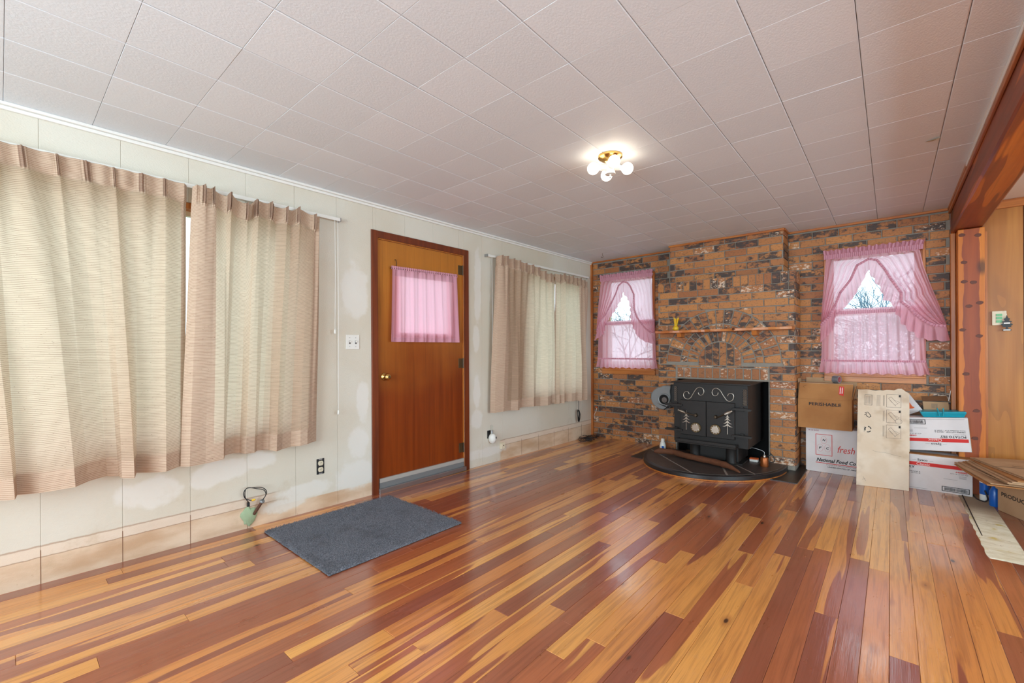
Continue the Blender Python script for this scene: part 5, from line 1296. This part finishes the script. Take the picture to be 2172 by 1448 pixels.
for z0, z1 in ((.634, .743), (.505, .612), (.376, .485)):
    line_rect(3.149, 3.245, z0, z1, .0016, ink)
    stroke([(3.236, z1 - .004), (3.236, z1 - .022)], .012, MATS['ink'])
    stroke([(3.162, z0 + .075), (3.180, z0 + .088), (3.222, z0 + .032), (3.205, z0 + .018), (3.162, z0 + .075)], .0015, ink)
    stroke([(3.180, z0 + .088), (3.20, z0 + .062), (3.236, z0 + .045), (3.222, z0 + .032)], .0013, ink)
    stroke([(3.170, z0 + .060), (3.212, z0 + .012), (3.205, z0 + .018)], .0013, ink)
    for i in range(3): stroke([(3.135 - i * .004, z0 + .01), (3.135 - i * .004, z1 - .01)], .0010, ink)
cir = [(3.230 + .022 * cos(t_), .518 + .022 * sin(t_)) for t_ in [2 * pi * i / 20 for i in range(21)]]; stroke(cir, .0013, ink)
# fold-here hand mark, recycling arrows and code square replaced by nothing
stroke([(3.002, .575), (3.022, .585), (3.038, .565), (3.046, .548), (3.034, .540), (3.020, .545), (3.012, .562)], .0045, MATS['ink'])
stroke([(3.000, .557), (3.018, .574)], .004, MATS['ink'])
for k_ in range(3):
    a_ = k_ * 2.094 + .2; c_ = (3.026, .438)
    stroke([(c_[0] + .021 * cos(a_ + t_), c_[1] + .024 * sin(a_ + t_)) for t_ in (.0, .45, .9, 1.35)], .0075, MATS['ink'])
stroke([(3.001, .415), (3.001, .46)], .002, ink)
stroke([(2.998, .038), (3.008, .018), (3.018, .004)], .0016, ink); stroke([(2.992, .014), (3.014, .022)], .0016, ink)
stroke([(3.06, .262), (3.10, .252), (3.14, .255), (3.2, .24), (3.25, .232)], .0012, ink)

# potato fry cartons
def fry_print(parent, O, ex, ez, W_, H_, side):
    """print in the box's own frame: a right, b up when the box stands right way up"""
    ex = Vector(ex).normalized(); ez = Vector(ez).normalized(); O = Vector(O); nn = ex.cross(ez)
    def quad(a0, a1, b0, b1, mat, nm='printed_band', off=.0012):
        MB().add([O + ex * a0 + ez * b0 + nn * off, O + ex * a1 + ez * b0 + nn * off, O + ex * a1 + ez * b1 + nn * off, O + ex * a0 + ez * b1 + nn * off], [(0, 1, 2, 3)]).build(nm, mat, parent, recalc=False)
    def tx(s_, a, b, w_, h_, mat, **k): lettering(s_, parent, O + ex * a + ez * b, ex, ez, w_, h_, mat, **k)
    cx_ = W_ * .575 if side == 'low' else .20
    quad(.01, W_ - .022, H_ - .102, H_ - .074, MATS['red_ink'])
    tx('Sysco', cx_ - .03, H_ - .068, .062, .022, MATS['ink'], bold=.02)
    quad(cx_ - .062, cx_ - .038, H_ - .058, H_ - .0568, MATS['ink']); quad(cx_ + .04, cx_ + .066, H_ - .058, H_ - .0568, MATS['ink'])
    tx('Classic', cx_ - .036, H_ - .099, .082, .022, MATS['white_ink'], off=.002)
    tx('POTATO FRY', .142 if side == 'low' else .022, H_ - .128, .205 if side == 'low' else .150, .020, MATS['ink'], bold=.02)
    tx('Papas Fritas', .142 if side == 'low' else .022, H_ - .140, .07, .007, MATS['ink'])
    tx('CRINKLE CUT 5/16" - GRADE A', .16 if side == 'low' else .022, H_ - .160, .22 if side == 'low' else .18, .0085, MATS['ink'], bold=.02)
    tx('Corte Ondulado 5/16" - Grado A', .16 if side == 'low' else .022, H_ - .172, .22 if side == 'low' else .18, .0085, MATS['ink'], bold=.01)
    q = W_ - .095 if side == 'low' else .315
    tx('6408005', q, H_ - .128, .066, .012, MATS['red_ink'], bold=.03)
    tx('6/5 LB (2.27 kg)', q - .03, H_ - .143, .10, .009, MATS['ink'])
    for i in range(3): quad(q + .02, q + .062, H_ - .155 - i * .008, H_ - .153 - i * .008, MATS['grey_ink'], 'printed_line')
    quad(q - .07, q + .01, H_ - .186, H_ - .1845, MATS['grey_ink'], 'printed_line')
    # bar code with its thick frame
    q0 = W_ - .175 if side == 'low' else .250; q1 = q0 + .158; zb0, zb1 = .016, .056
    for r_ in ((q0, q1, zb0, zb0 + .0045), (q0, q1, zb1 - .0045, zb1), (q0, q0 + .005, zb0, zb1), (q1 - .005, q1, zb0, zb1)): quad(*r_, MATS['ink'], 'printed_frame')
    rg_ = random.Random(3); a = q0 + .014
    m_ = MB()
    while a < q1 - .014:
        w_ = rg_.choice((.0010, .0018, .0027)); m_.add([O + ex * a + ez * (zb0 + .008) + nn * .0012, O + ex * (a + w_) + ez * (zb0 + .008) + nn * .0012, O + ex * (a + w_) + ez * (zb1 - .008) + nn * .0012, O + ex * a + ez * (zb1 - .008) + nn * .0012], [(0, 1, 2, 3)]); a += w_ + rg_.choice((.0010, .0018))
    m_.build('bar_code', MATS['ink'], parent, recalc=False)
    quad(.02, W_ * .62, .012, .0135, MATS['ink'], 'printed_line')
b4 = thing('potato_carton', 'white potato fry carton with a red band, bottom right of the pile on the floor', 'box', (3.33, 5.1, FB), 'potato fry cartons')
X0, X1, Y4 = 2.985, 3.667, 4.985
MB().box(X0, X1, Y4, YB - .06, FB + .0005, FB + .0385 + .25).build('carton_body', WHITEB, b4, bevel=.003)
H4 = .2885 + .0
fry_print(b4, (X0, Y4, FB + .0005), (1, 0, 0), (0, 0, 1), X1 - X0, .302, 'low')
MB().box(X0 + .004, X1 - .003, Y4 + .003, Y4 + .095, FB + .289, FB + .293).build('top_flap', KRAFT, b4)
b5 = thing('potato_carton', 'upside-down white potato fry carton tilted on top of the other potato carton', 'box', (3.4, 5.14, .26), 'potato fry cartons')
ang = math.radians(4.6); ex5 = Vector((cos(ang), 0, sin(ang))); ez5 = Vector((-sin(ang) * .55, .02, 1)).normalized(); O5 = Vector((3.02, 5.03, .254))
W5, H5 = .650, .272
ez5 = Vector((-sin(ang), 0.0, cos(ang)))
para(O5, ex5 * W5, Vector((0, .19, 0)), ez5 * H5).build('carton_body', WHITEB, b5, bevel=.003)
fry_print(b5, O5 + ex5 * W5 + ez5 * H5, -ex5, -ez5, W5, H5, 'up')
E5 = O5 + ex5 * (W5 + .0004)
para(E5 + Vector((0, .001, 0)), Vector((.002, 0, 0)), Vector((0, .18, 0)), ez5 * (H5 - .004)).build('side_panel', KRAFTL, b5)
para(E5 + Vector((.0022, .03, 0)) + ez5 * .03, Vector((.0006, 0, 0)), Vector((0, .12, 0)), ez5 * .035).build('printed_band', MATS['orange'], b5)
para(E5 + Vector((.0022, .03, 0)) + ez5 * .20, Vector((.0006, 0, 0)), Vector((0, .05, 0)), ez5 * .04).build('printed_mark', MATS['ink'], b5)
topz = lambda x_: (O5 + ex5 * (x_ - 3.02) + ez5 * H5).z
# teal tray
tt_ = thing('teal_tray', 'teal plastic tray lid on top of the pile of cartons by the post', 'tray', (3.5, 5.12, .57))
def TR(a, b, d): return O5 + ex5 * (a - 3.02 + .02) + ez5 * (H5 + .001 + d) + Vector((0, b, 0))
m_ = MB()
for (xa, xb, ya, yb_, h_) in ((3.392, 3.632, .025, .165, 0), (3.372, 3.650, .012, .178, .040), (3.380, 3.642, .018, .172, .048), (3.400, 3.622, .03, .16, .046)):
    m_.v += [tuple(TR(xa, ya, h_)), tuple(TR(xb, ya, h_)), tuple(TR(xb, yb_, h_)), tuple(TR(xa, yb_, h_))]
m_.f += [(3, 2, 1, 0)] + [(a + j, a + (j + 1) % 4, a + 4 + (j + 1) % 4, a + 4 + j) for a in (0, 4, 8) for j in range(4)] + [(12, 13, 14, 15)]
m_.build('tray_body', MATS['teal'], tt_, bevel=.004)
for a in (3.488, 3.512): MB().tube([TR(a, .010, .012), TR(a - .003 + (a > 3.5) * .006, .006, .045), TR(a - .008 + (a > 3.5) * .012, .02, .075)], .004, 6).build('clip', MATS['teal'], tt_)
# small kraft box behind, white box with orange print
b6 = thing('small_open_box', 'small open brown box standing behind the teal tray', 'box', (3.47, 5.22, .57))
A6 = Vector((3.402, 5.205, .585)); m_ = MB()
para((3.398, 5.212, .590), (.158, 0, .004), (0, .004, 0), (-.008, .0, .085)).build('front_wall', KRAFTL, b6)
para((3.389, 5.214, .6765), (.158, 0, .012), (0, .004, 0), (-.006, .030, .040)).build('inner_flap', KRAFTD, b6)
para((3.398, 5.2165, .590), (.158, 0, .004), (0, .04, 0), (-.004, .0, .060)).build('carton_body', KRAFT, b6)
para((3.548, 5.214, .690), (.004, 0, 0), (0, .03, 0), (.014, .0, .088)).build('side_flap', MATS['white'], b6)
for i in range(5): MB().add([(3.448 + i * .008, 5.2112, .622), (3.4505 + i * .008, 5.2112, .622), (3.4495 + i * .008, 5.2112, .660), (3.447 + i * .008, 5.2112, .660)], [(0, 1, 2, 3)]).build('printed_line', MATS['grey_ink'], b6, recalc=False)
b7 = thing('orange_print_box', 'white box with an orange print tilted behind the leaning stained carton', 'box', (3.29, 5.2, .57))
exb = Vector((.30, 0, -.36)).normalized(); ezb = Vector((.36, 0, .30)).normalized(); O7 = Vector((3.19, 5.06, .645))
O7 = Vector((3.13, 5.235, .70))
P7 = [(3.205, .560), (3.302, .557), (3.388, .603), (3.304, .735), (3.205, .745)]
MB().prism(P7, lambda a, b, d: (a, 5.17 + d, b), .06, 0, .002).build('carton_body', WHITEB, b7)
MB().prism([(3.25, .60), (3.322, .612), (3.338, .622), (3.322, .632), (3.30, .672), (3.25, .68)], lambda a, b, d: (a, 5.1695 - d, b), 0, .0006).build('printed_patch', MATS['orange'], b7)
# products carton under the flattened stack
b8 = thing('brown_shipping_box', 'brown cardboard box with black lettering under the stack of flattened cartons', 'box', (4.05, 4.7, FZ(4.6)))
c0 = Vector((3.764, 4.70, FZ(4.7) + .001)); da = Vector((.44, -.90, 0)).normalized(); db = Vector((.90, .44, 0)).normalized()
da.z = 0; 
para(c0, da * .62, db * .42, Vector((0, 0, .262))).build('carton_body', KRAFTL, b8, bevel=.003)
nA = da.cross(Vector((0, 0, 1)))
para(c0 + nA * .0045 + da * -.004 + Vector((-.004, 0, .155)), da * .60, -nA * .004, Vector((-.006, -.003, .105))).build('outer_flap', KRAFTL, b8)
lettering('PRODUCTS ENCLOSED', b8, c0 + da * .035 + Vector((0, 0, .112)), da, (0, 0, 1), .50, .030, MATS['ink'], bold=.02)
# flattened cartons
rg = random.Random(31); zc = FZ(4.7) + .001 + .263
base_c = Vector((3.93, 4.56, 0))
for i in range(9):
    th = math.atan2(-.97, .24) + rg.uniform(-.10, .10); L_, W__ = .66 + rg.uniform(-.05, .06), .52 + rg.uniform(-.05, .04)
    u_ = Vector((cos(th), sin(th), 0)); v_ = Vector((-u_.y, u_.x, 0))
    tip = Vector((3.548 + .014 * i + rg.uniform(-.008, .012), 4.86 + rg.uniform(-.02, .03), 0))
    hh = .0065; z_ = zc + i * (hh + .0018)
    rise = .0
    pts = [tip + v_ * .0, tip + u_ * L_ * .30, tip + u_ * (L_ * .98) + v_ * .02, tip + u_ * L_ + v_ * W__, tip + v_ * W__, tip + v_ * W__ * .35 + u_ * -.03]
    o = MB().prism([(p.x, p.y) for p in pts], lambda a, b, d: (a, b, z_ + d), 0, hh).build('flattened_carton', KRAFTL if i % 3 else KRAFT, None)
    tag(o, ('flattened brown carton, ' + ('lowest', 'second from the bottom', 'third from the bottom', 'fourth from the bottom', 'fifth from the bottom', 'fourth from the top', 'third from the top', 'second from the top', 'topmost')[i] + ' of the stack on the shipping box'), 'cardboard', 'flattened cartons on the brown box')
    if i == 8:
        c_ = tip + u_ * .2 + v_ * .12
        for k_ in range(3): MB().box(c_.x + k_ * .07, c_.x + .05 + k_ * .07, c_.y - .03 - k_ * .02, c_.y - .026 - k_ * .02, z_ + hh + .0004, z_ + hh + .0012).build('printed_line', MATS['ink'], o)
        o2 = MB().prism([(p.x, p.y) for p in [tip + u_ * .28 + v_ * .002, tip + u_ * .287 + v_ * .002, tip + u_ * .287 + v_ * (W__ - .01), tip + u_ * .28 + v_ * (W__ - .01)]], lambda a, b, d: (a, b, z_ + hh + .0002 + d), 0, .0006).build('crease', MATS['ink'], o)
# bottles behind
def jug(name, label, x_, y_, r_, h_, mat, capm, lab=None):
    z_ = FZ(y_) + .0005; t_ = thing(name, label, 'bottle', (x_, y_, z_))
    MB().lathe([(r_ * .92, z_), (r_, z_ + .01), (r_, z_ + h_ * .62), (r_ * .5, z_ + h_ * .82), (r_ * .36, z_ + h_ * .86)], (x_, y_, 0)).build('bottle_body', mat, t_, smooth='auto')
    MB().lathe([(r_ * .42, z_ + h_ * .862), (r_ * .42, z_ + h_), (.001, z_ + h_ * 1.001)], (x_, y_, 0)).build('cap', capm, t_, smooth='auto')
    if lab: MB().lathe([(r_ * 1.015, z_ + h_ * .2), (r_ * 1.015, z_ + h_ * .55)], (x_, y_, 0)).build('wrap_label', lab, t_)
    return t_
jug('blue_bottle', 'blue plastic bottle beside the brown shipping box', 3.762, 4.80, .030, .17, MATS['blue'], MATS['black'])
jug('white_bottle', 'white bottle standing in the dark behind the blue bottle', 3.725, 4.93, .028, .25, MATS['white'], MATS['black'], MATS['blue'])
jug('grey_bottle', 'grey-blue jug in the dark corner behind the white bottle', 3.80, 5.06, .045, .20, MATS['grey_paint'], MATS['black'])
tag(MB().tube(smooth_path([(3.672, 5.03, FZ(5) + .01), (3.683, 4.93, FZ(5) + .006), (3.705, 4.885, FZ(5) + .006), (3.722, 4.875, FZ(5) + .008), (3.735, 4.872, FZ(5) + .03), (3.72, 4.875, FZ(5) + .09)], 6), .005, 7).build('black_cord', MATS['black'], smooth=True), 'black cord looping out from behind the potato cartons', 'cord')

# ================================================================== OUTSIDE
g_ = MB().add([(-40, -20, -.65), (45, -20, -.65), (45, 60, -.65), (-40, 60, -.65)], [(0, 1, 2, 3)]).build('ground', MATS['grass'], recalc=False); struct(g_, 'lawn outside')
def tree(name, label, x_, y_, h_, seed, mat, depth=6, spread=.5, nb=3):
    rg = random.Random(seed); m_ = MB()
    def grow(p, d, L, r, k):
        q = p + d * L; m_.tube([p, (p + q) / 2 + Vector((rg.gauss(0, .03), rg.gauss(0, .03), 0)) * L, q], [r, r * .85, r * .7], 4 if k < 4 else 5, cap=False)
        if k == 0: return
        for _ in range(nb):
            nd = (d + Vector((rg.gauss(0, spread), rg.gauss(0, spread), rg.gauss(.05, spread * .6)))).normalized()
            grow(q - d * L * rg.uniform(0, .35), nd, L * rg.uniform(.62, .82), r * .62, k - 1)
    grow(Vector((x_, y_, -.65)), Vector((0, 0, 1)), h_ * .3, h_ * .012, depth)
    o = m_.build(name, mat, smooth=False, recalc=False); tag(o, label, 'tree', 'trees outside'); return o
tree('bare_tree', 'pale leafless tree seen through the left pink window', -2.9, 12.5, 4.0, 3, MATS['twig'], 6, .5)
tree('frosted_tree', 'dense pale twiggy tree outside the right pink window', 2.95, 8.2, 3.9, 5, MATS['frost'], 6, .6, 4)
tree('frosted_tree', 'pale tree beside the dense one outside the right window', 4.2, 14.5, 4.6, 8, MATS['frost'], 6, .6, 4)
